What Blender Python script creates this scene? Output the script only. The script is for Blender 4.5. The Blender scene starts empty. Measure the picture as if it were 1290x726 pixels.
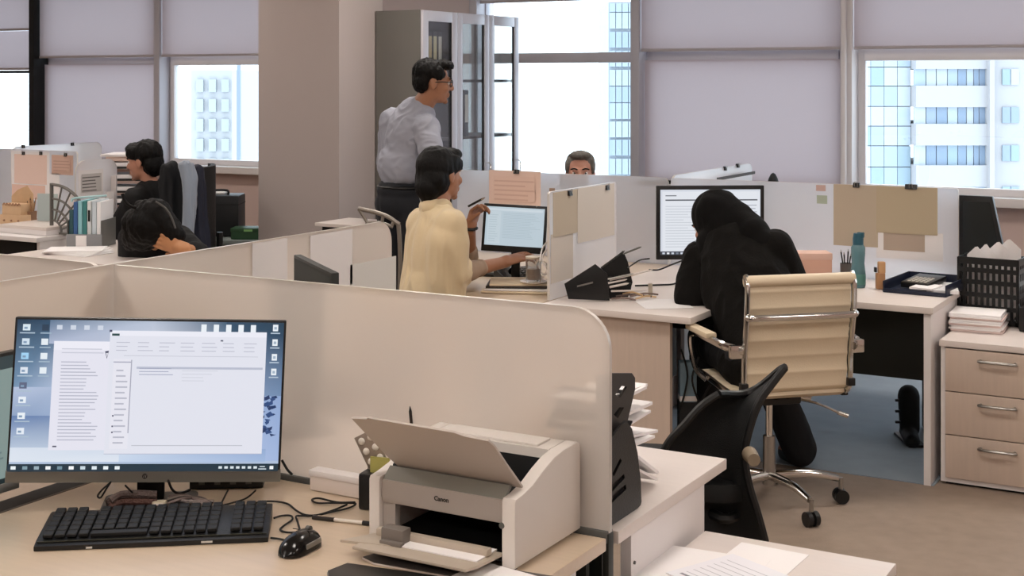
import bpy, bmesh, math, random
from mathutils import Vector, Matrix, noise
random.seed(5)
RAD = math.radians
TH = RAD(29.42)                 # the room's rows run 29.4 degrees off the camera axis
EYE = 1.66
S = bpy.context.scene
C = S.collection

# ------------------------------------------------------------------ camera
cam = bpy.data.cameras.new('camera'); co = bpy.data.objects.new('camera', cam); C.objects.link(co)
co.location = (0, 0, EYE); co.rotation_euler = (RAD(90), 0, TH)
cam.sensor_width = 36; cam.lens = 36 * 1729 / 1290; cam.shift_y = -263 / 1290
cam.clip_start = .05; cam.clip_end = 600
S.camera = co

# ------------------------------------------------------------------ sky
W = bpy.data.worlds.new('overcast_sky'); S.world = W; W.use_nodes = True
wn = W.node_tree.nodes; wl = W.node_tree.links
bg = wn['Background']; bg.inputs[0].default_value = (.90, .95, 1, 1); bg.inputs[1].default_value = 2.7

# ------------------------------------------------------------------ exposure
S.view_settings.view_transform = 'Standard'; S.view_settings.look = 'None'
S.view_settings.gamma = 1; S.view_settings.use_curve_mapping = False
S.view_settings.exposure = 0.36
S.cycles.use_denoising = True
S.cycles.max_bounces = 10; S.cycles.diffuse_bounces = 4; S.cycles.glossy_bounces = 4
S.cycles.transmission_bounces = 8; S.cycles.transparent_max_bounces = 12
S.cycles.caustics_reflective = False; S.cycles.caustics_refractive = True
S.cycles.sample_clamp_indirect = 6

# ------------------------------------------------------------------ points from directions of view
cs, sn = math.cos(TH), math.sin(TH)
def ray(px, py):
    r = (px - 645) / 1729
    return Vector((r * cs - sn, r * sn + cs, -(py - 100) / 1729))
def atd(px, py, d): return Vector((0, 0, EYE)) + ray(px, py) * d
def ath(px, py, h):
    v = ray(px, py); return Vector((0, 0, EYE)) + v * ((h - EYE) / v.z)
def aty(px, py, y):
    v = ray(px, py); return Vector((0, 0, EYE)) + v * (y / v.y)
def atx(px, py, x):
    v = ray(px, py); return Vector((0, 0, EYE)) + v * (x / v.x)

# ------------------------------------------------------------------ materials
def lin(c):
    if isinstance(c, str):
        c = [int(c[i:i + 2], 16) / 255 for i in (0, 2, 4)]
    return tuple((x / 12.92 if x <= .04045 else ((x + .055) / 1.055) ** 2.4) for x in c) + (1,)
MATS = {}
def mat(name, col='808080', rough=.5, metal=0, spec=.5, vary=0, vscale=8, bump=0, bscale=60, stretch=None, trans=0, sheen=0, coat=0, alpha=1, ior=1.45, vcol=None):
    if name in MATS: return MATS[name]
    m = bpy.data.materials.new(name); m.use_nodes = True; MATS[name] = m
    nt = m.node_tree; b = nt.nodes['Principled BSDF']
    b.inputs['Base Color'].default_value = lin(col); b.inputs['Roughness'].default_value = rough
    b.inputs['Metallic'].default_value = metal; b.inputs['Specular IOR Level'].default_value = spec
    b.inputs['Transmission Weight'].default_value = trans; b.inputs['Sheen Weight'].default_value = sheen
    b.inputs['Coat Weight'].default_value = coat; b.inputs['IOR'].default_value = ior
    if vary or bump:
        tc = nt.nodes.new('ShaderNodeTexCoord'); mp = nt.nodes.new('ShaderNodeMapping')
        nt.links.new(tc.outputs['Object'], mp.inputs[0])
        if stretch: mp.inputs['Scale'].default_value = stretch
    if vary:
        n = nt.nodes.new('ShaderNodeTexNoise'); n.inputs['Scale'].default_value = vscale; n.inputs['Detail'].default_value = 5
        nt.links.new(mp.outputs[0], n.inputs['Vector'])
        mx = nt.nodes.new('ShaderNodeMix'); mx.data_type = 'RGBA'
        k = lin(col); f = lin(vcol) if vcol else tuple(x * (1 - vary) for x in k[:3]) + (1,)
        mx.inputs[6].default_value = f; mx.inputs[7].default_value = k if vcol else tuple(min(1, x * (1 + vary * .5)) for x in k[:3]) + (1,)
        nt.links.new(n.outputs[0], mx.inputs[0]); nt.links.new(mx.outputs[2], b.inputs['Base Color'])
    if bump:
        n2 = nt.nodes.new('ShaderNodeTexNoise'); n2.inputs['Scale'].default_value = bscale; n2.inputs['Detail'].default_value = 3
        nt.links.new(mp.outputs[0], n2.inputs['Vector'])
        bp = nt.nodes.new('ShaderNodeBump'); bp.inputs['Strength'].default_value = bump; bp.inputs['Distance'].default_value = .01
        nt.links.new(n2.outputs[0], bp.inputs['Height']); nt.links.new(bp.outputs[0], b.inputs['Normal'])
    return m
def mat_frost(name, col, mix=.45, rough=.35, tl=.5):
    """frosted acrylic: part of the light is scattered, part goes through blurred"""
    if name in MATS: return MATS[name]
    m = bpy.data.materials.new(name); m.use_nodes = True; MATS[name] = m
    nt = m.node_tree; nt.nodes.clear()
    o = nt.nodes.new('ShaderNodeOutputMaterial'); d = nt.nodes.new('ShaderNodeBsdfDiffuse'); t = nt.nodes.new('ShaderNodeBsdfTranslucent')
    r = nt.nodes.new('ShaderNodeBsdfRefraction'); g = nt.nodes.new('ShaderNodeBsdfGlossy')
    m1 = nt.nodes.new('ShaderNodeMixShader'); m2 = nt.nodes.new('ShaderNodeMixShader'); m3 = nt.nodes.new('ShaderNodeMixShader')
    d.inputs[0].default_value = lin(col); t.inputs[0].default_value = lin(col); r.inputs[0].default_value = lin(col)
    r.inputs[1].default_value = rough; r.inputs[2].default_value = 1.15; g.inputs[1].default_value = .25
    m1.inputs[0].default_value = tl; m2.inputs[0].default_value = mix
    fr = nt.nodes.new('ShaderNodeFresnel'); fr.inputs[0].default_value = 1.35
    L = nt.links.new
    L(d.outputs[0], m1.inputs[1]); L(t.outputs[0], m1.inputs[2]); L(m1.outputs[0], m2.inputs[1]); L(r.outputs[0], m2.inputs[2])
    L(fr.outputs[0], m3.inputs[0]); L(m2.outputs[0], m3.inputs[1]); L(g.outputs[0], m3.inputs[2]); L(m3.outputs[0], o.inputs[0])
    return m
def mat_pane(name, tint='ffffff', refl=.08, rough=.0):
    """thin glass pane: mostly clear with a mirror share that grows at grazing angles"""
    if name in MATS: return MATS[name]
    m = bpy.data.materials.new(name); m.use_nodes = True; MATS[name] = m
    nt = m.node_tree; nt.nodes.clear(); L = nt.links.new
    o = nt.nodes.new('ShaderNodeOutputMaterial'); t = nt.nodes.new('ShaderNodeBsdfTransparent'); g = nt.nodes.new('ShaderNodeBsdfGlossy')
    t.inputs[0].default_value = lin(tint); g.inputs[1].default_value = rough
    mx = nt.nodes.new('ShaderNodeMixShader'); lw = nt.nodes.new('ShaderNodeLayerWeight'); lw.inputs[0].default_value = .25
    ad = nt.nodes.new('ShaderNodeMath'); ad.operation = 'ADD'; ad.use_clamp = True; ad.inputs[1].default_value = refl
    ml = nt.nodes.new('ShaderNodeMath'); ml.operation = 'MULTIPLY'; ml.inputs[1].default_value = .22
    L(lw.outputs[0], ml.inputs[0]); L(ml.outputs[0], ad.inputs[0]); L(ad.outputs[0], mx.inputs[0])
    L(t.outputs[0], mx.inputs[1]); L(g.outputs[0], mx.inputs[2]); L(mx.outputs[0], o.inputs[0])
    return m
def mat_fabric_screen(name, col, through=.3):
    """roller blind cloth: scatters room light and lets some daylight through"""
    if name in MATS: return MATS[name]
    m = bpy.data.materials.new(name); m.use_nodes = True; MATS[name] = m
    nt = m.node_tree; nt.nodes.clear(); L = nt.links.new
    o = nt.nodes.new('ShaderNodeOutputMaterial'); d = nt.nodes.new('ShaderNodeBsdfDiffuse'); t = nt.nodes.new('ShaderNodeBsdfTranslucent')
    mx = nt.nodes.new('ShaderNodeMixShader'); mx.inputs[0].default_value = through
    tc = nt.nodes.new('ShaderNodeTexCoord'); n = nt.nodes.new('ShaderNodeTexNoise'); n.inputs['Scale'].default_value = 240
    cr = nt.nodes.new('ShaderNodeMix'); cr.data_type = 'RGBA'; k = lin(col)
    cr.inputs[6].default_value = tuple(x * .9 for x in k[:3]) + (1,); cr.inputs[7].default_value = k
    L(tc.outputs['Object'], n.inputs['Vector']); L(n.outputs[0], cr.inputs[0]); L(cr.outputs[2], d.inputs[0]); L(cr.outputs[2], t.inputs[0])
    L(d.outputs[0], mx.inputs[1]); L(t.outputs[0], mx.inputs[2]); L(mx.outputs[0], o.inputs[0])
    return m
def mat_glow(name, col, strength):
    if name in MATS: return MATS[name]
    m = bpy.data.materials.new(name); m.use_nodes = True; MATS[name] = m
    b = m.node_tree.nodes['Principled BSDF']; b.inputs['Base Color'].default_value = (0, 0, 0, 1)
    b.inputs['Emission Color'].default_value = lin(col); b.inputs['Emission Strength'].default_value = strength
    return m
def mat_print(name, glow=0, rough=.6):
    """flat print: colours come from the mesh's colour attribute; a screen gives its own light"""
    if name in MATS: return MATS[name]
    m = bpy.data.materials.new(name); m.use_nodes = True; MATS[name] = m
    nt = m.node_tree; b = nt.nodes['Principled BSDF']; a = nt.nodes.new('ShaderNodeVertexColor'); a.layer_name = 'Col'
    b.inputs['Roughness'].default_value = rough
    if glow:
        b.inputs['Base Color'].default_value = (.01, .01, .01, 1); b.inputs['Roughness'].default_value = .35
        nt.links.new(a.outputs[0], b.inputs['Emission Color']); b.inputs['Emission Strength'].default_value = glow
    else:
        nt.links.new(a.outputs[0], b.inputs['Base Color'])
    return m

WOOD = mat('beige_wood', 'd0bca4', .3, vary=.10, vscale=5, stretch=(1, 14, 14), coat=.3)
WOODP = mat('beige_wood_panel', 'cab8a9', .5, vary=.10, vscale=5, stretch=(14, 14, 1))
PALE = mat('pale_laminate', 'dcd2cc', .4, vary=.05, vscale=5, stretch=(1, 14, 14), coat=.1)
EDGE = mat('edge_band', 'd8c9b6', .45)
WHITE = mat('white_laminate', 'e4dfde', .4)
DARK = mat('dark_panel', '20231f', .55, vary=.1)
BLACKP = mat('black_plastic', '121314', .38, bump=.1, bscale=300)
BLACKM = mat('black_matte', '0e0f10', .7)
MESHB = mat('black_mesh_fabric', '0b0d0f', .6, bump=.5, bscale=420)
GREYP = mat('grey_plastic', '5b5b58', .45)
SILVER = mat('silver_plastic', '8a8a86', .35, metal=.4)
CHROME = mat('chrome', 'd8d6d2', .12, metal=1)
STEEL = mat('brushed_steel', 'a9a7a3', .3, metal=1)
PRINTW = mat('printer_white', 'd8d2cc', .42)
PRINTG = mat('printer_grey', 'aaa39d', .45)
PAPER = mat('white_paper', 'efecec', .8, bump=.05, bscale=40)
PINKP = mat('pink_paper', 'e8cec2', .8)
TANP = mat('tan_paper', 'bdb09c', .8)
CREAM = mat('cream_leather', 'd9c9ae', .42, bump=.08, bscale=200, vary=.06, vscale=10)
SKIN = mat('skin', 'a27257', .5, vary=.08, vscale=12, bump=.05, bscale=150)
SKINF = mat('fair_skin', 'b5816a', .5, vary=.08, vscale=12)
HAIR = mat('black_hair', '060505', .55, bump=.35, bscale=55, stretch=(6, 6, 1), spec=.22)
HAIRG = mat('grey_hair', '6a6660', .6, bump=.6, bscale=60, stretch=(6, 6, 1), vary=.35, vscale=30)
FROST = mat_frost('frosted_acrylic', 'f3e9df', mix=.3, rough=.42)
FROSTW = mat_frost('frosted_acrylic_pale', 'f5f6fb', mix=.18, rough=.4, tl=.6)
CLEAR = mat_pane('clear_acrylic', 'fbfbfb', .03, .1)
ACEDGE = mat('acrylic_edge', 'e6e0d8', .3, trans=.4)
PANE = mat_pane('window_glass', 'f4fbff', .04)
CABG = mat_pane('cabinet_glass', 'f6f8f8', .05)
BLIND = mat_fabric_screen('blind_cloth', 'c2b5b9', .29)
SCREEN = mat_print('screen_print', glow=.78)
SCREEND = mat_print('dim_screen_print', glow=.6)
PRINT = mat_print('paper_print')

# ------------------------------------------------------------------ mesh helpers
def obj(name, bm, m, parent=None, smooth=True, ang=38, loc=None, rz=0):
    me = bpy.data.meshes.new(name); bm.to_mesh(me); bm.free()
    me.materials.append(m)
    if smooth:
        me.polygons.foreach_set('use_smooth', [True] * len(me.polygons)); me.set_sharp_from_angle(angle=RAD(ang))
    o = bpy.data.objects.new(name, me); C.objects.link(o)
    if parent: o.parent = parent
    if loc is not None: o.location = loc
    if rz: o.rotation_euler.z = rz
    return o
def tag(o, label, cat, group=None):
    o['label'] = label; o['category'] = cat
    if group: o['group'] = group
    return o
def thing(name, label, cat, loc=(0, 0, 0), rz=0, group=None):
    o = bpy.data.objects.new(name, None); C.objects.link(o); o.empty_display_size = .05
    o.location = loc; o.rotation_euler.z = rz
    return tag(o, label, cat, group)
def struct(name, bm, m, parent=None):
    o = obj(name, bm, m, parent)
    if not parent: o['kind'] = 'structure'
    return o
def dup(root, loc, rz, label, group=None):
    r = root.copy(); C.objects.link(r); r.location = loc; r.rotation_euler.z = rz; r['label'] = label
    if group: r['group'] = group
    for ch in list(root.children):
        c = ch.copy(); C.objects.link(c); c.parent = r
        for g in ch.children:
            d = g.copy(); C.objects.link(d); d.parent = c
    return r
def new(): return bmesh.new()
def box(bm, c, s, rot=None, bev=0, seg=2):
    M = Matrix.Translation(c) @ (rot.to_4x4() if rot else Matrix.Identity(4)) @ Matrix.Diagonal((*s, 1))
    r = bmesh.ops.create_cube(bm, size=1, matrix=M)
    if bev:
        es = list({e for v in r['verts'] for e in v.link_edges})
        bmesh.ops.bevel(bm, geom=es, offset=bev, segments=seg, affect='EDGES', profile=.6)
    return bm
def bx(x0, x1, y0, y1, z0, z1, bev=0, bm=None):
    return box(bm or new(), ((x0 + x1) / 2, (y0 + y1) / 2, (z0 + z1) / 2), (x1 - x0, y1 - y0, z1 - z0), bev=bev)
def frame_of(d):
    d = d.normalized(); u = Vector((0, 0, 1)) if abs(d.z) < .95 else Vector((1, 0, 0))
    a = u.cross(d).normalized(); return a, d.cross(a), d
def cyl(bm, p0, p1, r0, r1=None, n=14):
    p0, p1 = Vector(p0), Vector(p1); r1 = r0 if r1 is None else r1
    a, b, d = frame_of(p1 - p0)
    ring = lambda p, r: [bm.verts.new(p + a * (math.cos(2 * math.pi * i / n) * r) + b * (math.sin(2 * math.pi * i / n) * r)) for i in range(n)]
    A, B = ring(p0, r0), ring(p1, r1)
    for i in range(n): bm.faces.new((A[i], A[(i + 1) % n], B[(i + 1) % n], B[i]))
    bm.faces.new(A[::-1]); bm.faces.new(B)
    return bm
def smoothline(pts, k=6):
    pts = [Vector(p) for p in pts]; out = []
    for i in range(len(pts) - 1):
        p0, p1, p2, p3 = pts[max(0, i - 1)], pts[i], pts[i + 1], pts[min(len(pts) - 1, i + 2)]
        for j in range(k):
            t = j / k
            out.append(.5 * ((2 * p1) + (p2 - p0) * t + (2 * p0 - 5 * p1 + 4 * p2 - p3) * t * t + (3 * p1 - p0 - 3 * p2 + p3) * t ** 3))
    return out + [pts[-1]]
def tube(bm, pts, r, n=8, k=6, closed=False, ry=None):
    P = smoothline(pts, k) if k > 1 else [Vector(p) for p in pts]
    rings = []; a = None
    for i, p in enumerate(P):
        d = (P[min(i + 1, len(P) - 1)] - P[max(i - 1, 0)])
        if d.length < 1e-9: d = Vector((0, 0, 1))
        d.normalize()
        if a is None: a = frame_of(d)[0]
        a = (a - d * a.dot(d)).normalized(); b = d.cross(a)
        rr = r[0] + (r[1] - r[0]) * i / (len(P) - 1) if isinstance(r, tuple) else r
        rings.append([bm.verts.new(p + a * (math.cos(2 * math.pi * j / n) * rr) + b * (math.sin(2 * math.pi * j / n) * (ry or rr))) for j in range(n)])
    for A, B in zip(rings, rings[1:]):
        for j in range(n): bm.faces.new((A[j], A[(j + 1) % n], B[(j + 1) % n], B[j]))
    bm.faces.new(rings[0][::-1]); bm.faces.new(rings[-1])
    return bm
def lathe(bm, prof, n=20, c=(0, 0, 0)):
    c = Vector(c); rings = []
    for r, z in prof:
        rings.append([bm.verts.new(c + Vector((math.cos(2 * math.pi * i / n) * r, math.sin(2 * math.pi * i / n) * r, z))) for i in range(n)])
    for A, B in zip(rings, rings[1:]):
        for i in range(n): bm.faces.new((A[i], A[(i + 1) % n], B[(i + 1) % n], B[i]))
    bm.faces.new(rings[0][::-1]); bm.faces.new(rings[-1]); return bm
def prism(bm, poly, fn, t0, t1, bev=0):
    """poly in 2D, fn(a, b, t) -> point; extruded from t0 to t1"""
    A = [bm.verts.new(fn(a, b, t0)) for a, b in poly]; B = [bm.verts.new(fn(a, b, t1)) for a, b in poly]
    n = len(poly); fs = [bm.faces.new(A[::-1]), bm.faces.new(B)]
    for i in range(n): fs.append(bm.faces.new((A[i], A[(i + 1) % n], B[(i + 1) % n], B[i])))
    bmesh.ops.recalc_face_normals(bm, faces=fs)
    if bev:
        es = list({e for f in fs[:2] for e in f.edges})
        bmesh.ops.bevel(bm, geom=es, offset=bev, segments=2, affect='EDGES', profile=.6)
    return bm
def rrect(x0, x1, y0, y1, r, k=6, corners='1111'):
    """rounded rectangle; corners bl br tr tl"""
    out = []
    for (cx, cy, a0), on in zip(((x0 + r, y0 + r, 180), (x1 - r, y0 + r, 270), (x1 - r, y1 - r, 0), (x0 + r, y1 - r, 90)), corners):
        if on == '1': out += [(cx + r * math.cos(RAD(a0 + 90 * i / k)), cy + r * math.sin(RAD(a0 + 90 * i / k))) for i in range(k + 1)]
        else:
            out.append(((x0 if cx < (x0 + x1) / 2 else x1), (y0 if cy < (y0 + y1) / 2 else y1)))
    return out
XZ = lambda y: (lambda a, b, t: Vector((a, y + t, b)))
YZ = lambda x: (lambda a, b, t: Vector((x + t, a, b)))
XY = lambda z: (lambda a, b, t: Vector((a, b, z + t)))
def grid(fn, nu, nv, thick=0, axis=None):
    """surface fn(u, v) in 0..1; thickness added along the normals"""
    bm = new(); V = [[bm.verts.new(fn(i / nu, j / nv)) for j in range(nv + 1)] for i in range(nu + 1)]
    for i in range(nu):
        for j in range(nv): bm.faces.new((V[i][j], V[i + 1][j], V[i + 1][j + 1], V[i][j + 1]))
    if thick:
        bm.normal_update(); bmesh.ops.recalc_face_normals(bm, faces=bm.faces[:])
        bmesh.ops.solidify(bm, geom=bm.faces[:], thickness=thick)
    return bm
class Paint:
    """flat print made of coloured rectangles in the unit square of a w x h sheet; a: thing's point for (x, z)"""
    def __init__(s, w, h, base): s.w, s.h, s.q, s.n = w, h, [], 0; s.rect(0, 0, 1, 1, base)
    def rect(s, x0, y0, x1, y1, c, up=True):
        if up: s.n += 1
        s.q.append(([(x0, y0), (x1, y0), (x1, y1), (x0, y1)], s.n, [c] * 4 if not isinstance(c, (list, tuple)) or isinstance(c[0], float) else c)); return s
    def poly(s, pts, c): s.n += 1; s.q.append((pts, s.n, [c] * len(pts))); return s
    def lines(s, x0, y0, x1, y1, n, c, ragged=.4, th=.35, seed=1):
        r = random.Random(seed); dy = (y1 - y0) / n; s.n += 1
        for i in range(n):
            e = x0 + (x1 - x0) * (1 - ragged * r.random())
            s.rect(x0, y0 + i * dy, e, y0 + i * dy + dy * th, c, up=False)
        return s
    def build(s, name, m, parent, fn):
        """fn(x, z, off) -> point"""
        bm = new(); cl = bm.loops.layers.float_color.new('Col')
        for pts, n, cols in s.q:
            vs = [bm.verts.new(fn(p[0] * s.w, p[1] * s.h, n * .00012)) for p in pts]
            f = bm.faces.new(vs)
            for l, c in zip(f.loops, cols): l[cl] = lin(c)
        return obj(name, bm, m, parent, smooth=False)

# ------------------------------------------------------------------ bodies: overlapping forms fused into one skin
def ell(c, r, M=None): return ('e', Vector(c), Vector(r), M)
def cap(p0, p1, r0, r1=None): return ('c', Vector(p0), Vector(p1), r0, r0 if r1 is None else r1)
def blob(name, prims, m, parent=None, vox=.008, it=4, base=None, disp=None, fac=.5):
    bm = new()
    for p in prims:
        if p[0] == 'e':
            M = Matrix.Translation(p[1]) @ (p[3].to_4x4() if p[3] else Matrix.Identity(4)) @ Matrix.Diagonal((*p[2], 1))
            bmesh.ops.create_uvsphere(bm, u_segments=18, v_segments=12, radius=1, matrix=M)
        else:
            _, a, b, r0, r1 = p
            bmesh.ops.create_uvsphere(bm, u_segments=12, v_segments=8, radius=r0, matrix=Matrix.Translation(a))
            bmesh.ops.create_uvsphere(bm, u_segments=12, v_segments=8, radius=r1, matrix=Matrix.Translation(b))
            if (b - a).length > 1e-5: cyl(bm, a, b, r0, r1, 14)
    if base is not None: bmesh.ops.translate(bm, vec=-Vector(base), verts=bm.verts[:])
    me = bpy.data.meshes.new(name); bm.to_mesh(me); bm.free()
    t = bpy.data.objects.new('t', me); C.objects.link(t)
    md = t.modifiers.new('r', 'REMESH'); md.mode = 'VOXEL'; md.voxel_size = vox
    if it: ms = t.modifiers.new('s', 'SMOOTH'); ms.iterations = it; ms.factor = fac
    dg = bpy.context.evaluated_depsgraph_get(); dg.update()
    out = bpy.data.meshes.new_from_object(t.evaluated_get(dg))
    bpy.data.objects.remove(t)
    if disp:
        b0 = Vector(base) if base is not None else Vector()
        nv = [v.normal.copy() for v in out.vertices]
        for v, nn in zip(out.vertices, nv): v.co = v.co + nn * disp(v.co + b0, nn)
    out.name = name; out.materials.clear(); out.materials.append(m)
    out.polygons.foreach_set('use_smooth', [True] * len(out.polygons))
    o = bpy.data.objects.new(name, out); C.objects.link(o)
    if parent: o.parent = parent
    return o
def folds(amp, scale, stretch=(1, 1, .25)):
    st = Vector(stretch)
    def f(p, n):
        q = Vector((p.x * st.x, p.y * st.y, p.z * st.z)) * scale
        a = noise.noise(q + noise.noise_vector(q * .7) * .8)
        return amp * (1 - abs(a) * 2.2) + amp * .3 * noise.noise(q * 2.3)
    return f
def facing(a, pitch=0, roll=0):
    """local +Y looks along angle a (0 = away from the camera, + = to the left)"""
    return Matrix.Rotation(TH + a, 3, 'Z') @ Matrix.Rotation(pitch, 3, 'X') @ Matrix.Rotation(roll, 3, 'Y')
def head(c, M, s=1.0):
    T = lambda x, y, z: Vector(c) + M @ (Vector((x, y, z)) * s)
    E = lambda x, y, z, a, b, d: ell(T(x, y, z), (a * s, b * s, d * s), M)
    K = lambda p, q, r0, r1=None: cap(T(*p), T(*q), r0 * s, (r1 or r0) * s)
    return [E(0, -.012, .03, .074, .092, .083), E(0, .028, -.022, .063, .068, .085), E(0, .048, -.078, .042, .042, .034), E(0, .02, -.06, .056, .06, .05),
            K((0, .094, .012), (0, .112, -.026), .009, .014), E(-.011, .1, -.03, .009, .01, .008), E(.011, .1, -.03, .009, .01, .008),
            K((-.036, .082, .024), (-.01, .09, .022), .011), K((.036, .082, .024), (.01, .09, .022), .011),
            E(-.04, .066, -.026, .022, .02, .022), E(.04, .066, -.026, .022, .02, .022),
            K((-.018, .092, -.06), (.018, .092, -.06), .008), K((-.015, .09, -.069), (.015, .09, -.069), .009), E(0, .082, -.1, .018, .016, .014),
            E(-.076, -.012, -.01, .009, .02, .033), E(.076, -.012, -.01, .009, .02, .033)]
def eyes(c, M, parent, base, s=1.0):
    for sx in (-1, 1):
        T = lambda x, y, z: Vector(c) + M @ (Vector((x, y, z)) * s) - Vector(base)
        bm = new(); bmesh.ops.create_uvsphere(bm, u_segments=10, v_segments=8, radius=.0115 * s, matrix=Matrix.Translation(T(sx * .031, .078, .004)))
        e = obj('eye', bm, mat('eye_white', 'd8d2cc', .2), parent)
        bm = new(); bmesh.ops.create_uvsphere(bm, u_segments=8, v_segments=6, radius=.0065 * s, matrix=Matrix.Translation(T(sx * .031, .0845, .004)))
        obj('iris', bm, mat('dark_iris', '1a100a', .15), e)
        bm = tube(new(), [T(sx * .013, .094, .024), T(sx * .03, .094, .031), T(sx * .05, .08, .026)], .0045, 6, 3)
        obj('eyebrow', bm, HAIR, parent)
def hand(w, d, n, curl=(.35, .5, .4), thumb=1, s=1.0, spread=.05, thumb_dir=None):
    """w wrist, d where the fingers point, n out of the palm, thumb: side of the palm (+1 = d x n)"""
    w, d, n = Vector(w), Vector(d).normalized(), Vector(n); n = (n - d * n.dot(d)).normalized(); a = d.cross(n) * thumb
    M = Matrix((a, d, n)).transposed()
    out = [ell(w + d * .045 * s, (.040 * s, .052 * s, .015 * s), M), cap(w - d * .01 * s, w + d * .02 * s, .026 * s, .028 * s)]
    for i, L in enumerate((.95, 1.06, 1.0, .8)):
        p = w + d * (.082 - .004 * abs(i - 1.2)) * s + a * (1.5 - i) * .0205 * s
        q = d + a * (1.5 - i) * spread; ang = 0; out.append(cap(p - d * .03 * s, p, .0095 * s, .009 * s))
        for seg, cu, r in ((.042, curl[0], .0085), (.026, curl[1], .0078), (.02, curl[2], .0068)):
            ang += cu; v = (q * math.cos(ang) + n * math.sin(ang)).normalized()
            p2 = p + v * seg * L * s; out.append(cap(p, p2, r * s, (r - .0006) * s)); p = p2
    p = w + d * .028 * s + a * .03 * s; v = Vector(thumb_dir).normalized() if thumb_dir is not None else (d * .7 + a * .7 + n * .35).normalized()
    out.append(cap(w + d * .012 * s + a * .016 * s, p, .016 * s, .013 * s))
    p2 = p + v * .036 * s; out.append(cap(p, p2, .011 * s, .0098 * s)); v = (v + n * .35 + d * .3).normalized(); out.append(cap(p2, p2 + v * .03 * s, .0095 * s, .008 * s))
    return out
def torso(neck, pelvis, sl, sr, g=0.0, w=1.0):
    neck, pelvis, sl, sr = map(Vector, (neck, pelvis, sl, sr))
    z = (neck - pelvis).normalized(); x = (sr - sl); x = (x - z * x.dot(z)).normalized(); y = z.cross(x)
    M = Matrix((x, y, z)).transposed(); L = (neck - pelvis).length; at = lambda t: pelvis.lerp(neck, t)
    mid = (sl + sr) / 2
    return [ell(at(.02) , (.165 * w + g, .125 * w + g, .13 + g), M), ell(at(.35), (.14 * w + g, .11 * w + g, .2 + g), M),
            ell(at(.64) + (mid - at(.85)) * .4, (.158 * w + g, .112 * w + g, .2 + g), M), cap(sl, sr, .052 + g), cap(sl.lerp(neck, .25), neck - z * .02, .045 + g, .05 + g), cap(sr.lerp(neck, .25), neck - z * .02, .045 + g, .05 + g),
            cap(at(.3), at(.8), .09 * w + g, .1 * w + g)]
def arm(s, e, w, g=0.0, upto=1.0):
    s, e, w = Vector(s), Vector(e), Vector(w)
    out = [cap(s, e, .05 + g, .039 + g)]
    if upto > 0: out.append(cap(e, e.lerp(w, upto), .039 + g, (.039 - .013 * upto) + g))
    return out
def leg(h, k, a, toe, g=0.0):
    h, k, a, toe = map(Vector, (h, k, a, toe))
    return [cap(h, k, .08 + g, .055 + g), cap(k, k.lerp(a, .4), .055 + g, .055 + g), cap(k.lerp(a, .4), a, .053 + g, .036 + g)] + ([cap(a, toe, .04, .032)] if g == 0 else [])

# ================================================================== the room
struct('floor', bx(-13.2, 3.7, -3.2, 9.6, -.1, 0), mat('floor_carpet', '998879', .75, vary=.22, vscale=14, bump=.25, bscale=300))
struct('floor', bx(-4.2, -1.25, 5.72, 9.3, -.02, .004), mat('blue_shade_floor', '909ca6', .7, vary=.15, vscale=9, bump=.25, bscale=300))  # bluish daylight shade under the desks, put into this slab's colour
struct('ceiling', bx(-13.2, 3.7, -3.2, 9.6, 2.9, 3.0), mat('ceiling_tile', 'dcd9d4', .9))
WALLM = mat('pink_beige_paint', 'c7b0a8', .8, vary=.04, vscale=3)
GREYW = mat('grey_beige_paint', 'b2a7a3', .75, vary=.05, vscale=2, bump=.08, bscale=160)
struct('wall_left', bx(-13.2, -13, -3.2, 9.6, 0, 2.9), WALLM)
struct('wall_right', bx(3.5, 3.7, -3.2, 9.6, 0, 2.9), WALLM)
struct('wall_front', bx(-13.2, 3.7, -3.2, -3, 0, 2.9), WALLM)
struct('wall_back', bx(-13, 3.5, 9.3, 9.5, 0, .84), WALLM)
struct('wall_back', bx(-13, 3.5, 9.3, 9.5, 2.66, 2.9), WALLM)
struct('wall_back', bx(-7.2, -5.52, 9.3, 9.5, .84, 2.66), mat('pale_paint', 'd8cccc', .8))
struct('wall_column', bx(-5.75, -5.11, 6.88, 7.35, 0, 2.9), GREYW)
SILLM = mat('sill_white', 'd9d2d0', .5); FRM = mat('window_frame_grey', 'b9b6bd', .45); WFR = mat('window_frame_white', 'dedadb', .45)
struct('trim_1', bx(-13, 3.5, 9.16, 9.34, .84, .9, .006), SILLM)
for i, x in enumerate((-8.81, -7.25, -5.505, -4.13, -2.57, -1.01, .55, 2.11)):
    struct('trim_%d' % (i + 2), bx(x - .035, x + .035, 9.14, 9.32, .9, 2.66, .008), FRM if x < -3 else WFR)
struct('trim_10', bx(-10.40, -10.335, 9.1, 9.32, .84, 2.66), BLACKM)
cyl_pipe = cyl(new(), (-2.585, 9.11, .9), (-2.585, 9.11, 2.66), .02)
struct('trim_11', cyl_pipe, WFR)
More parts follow.
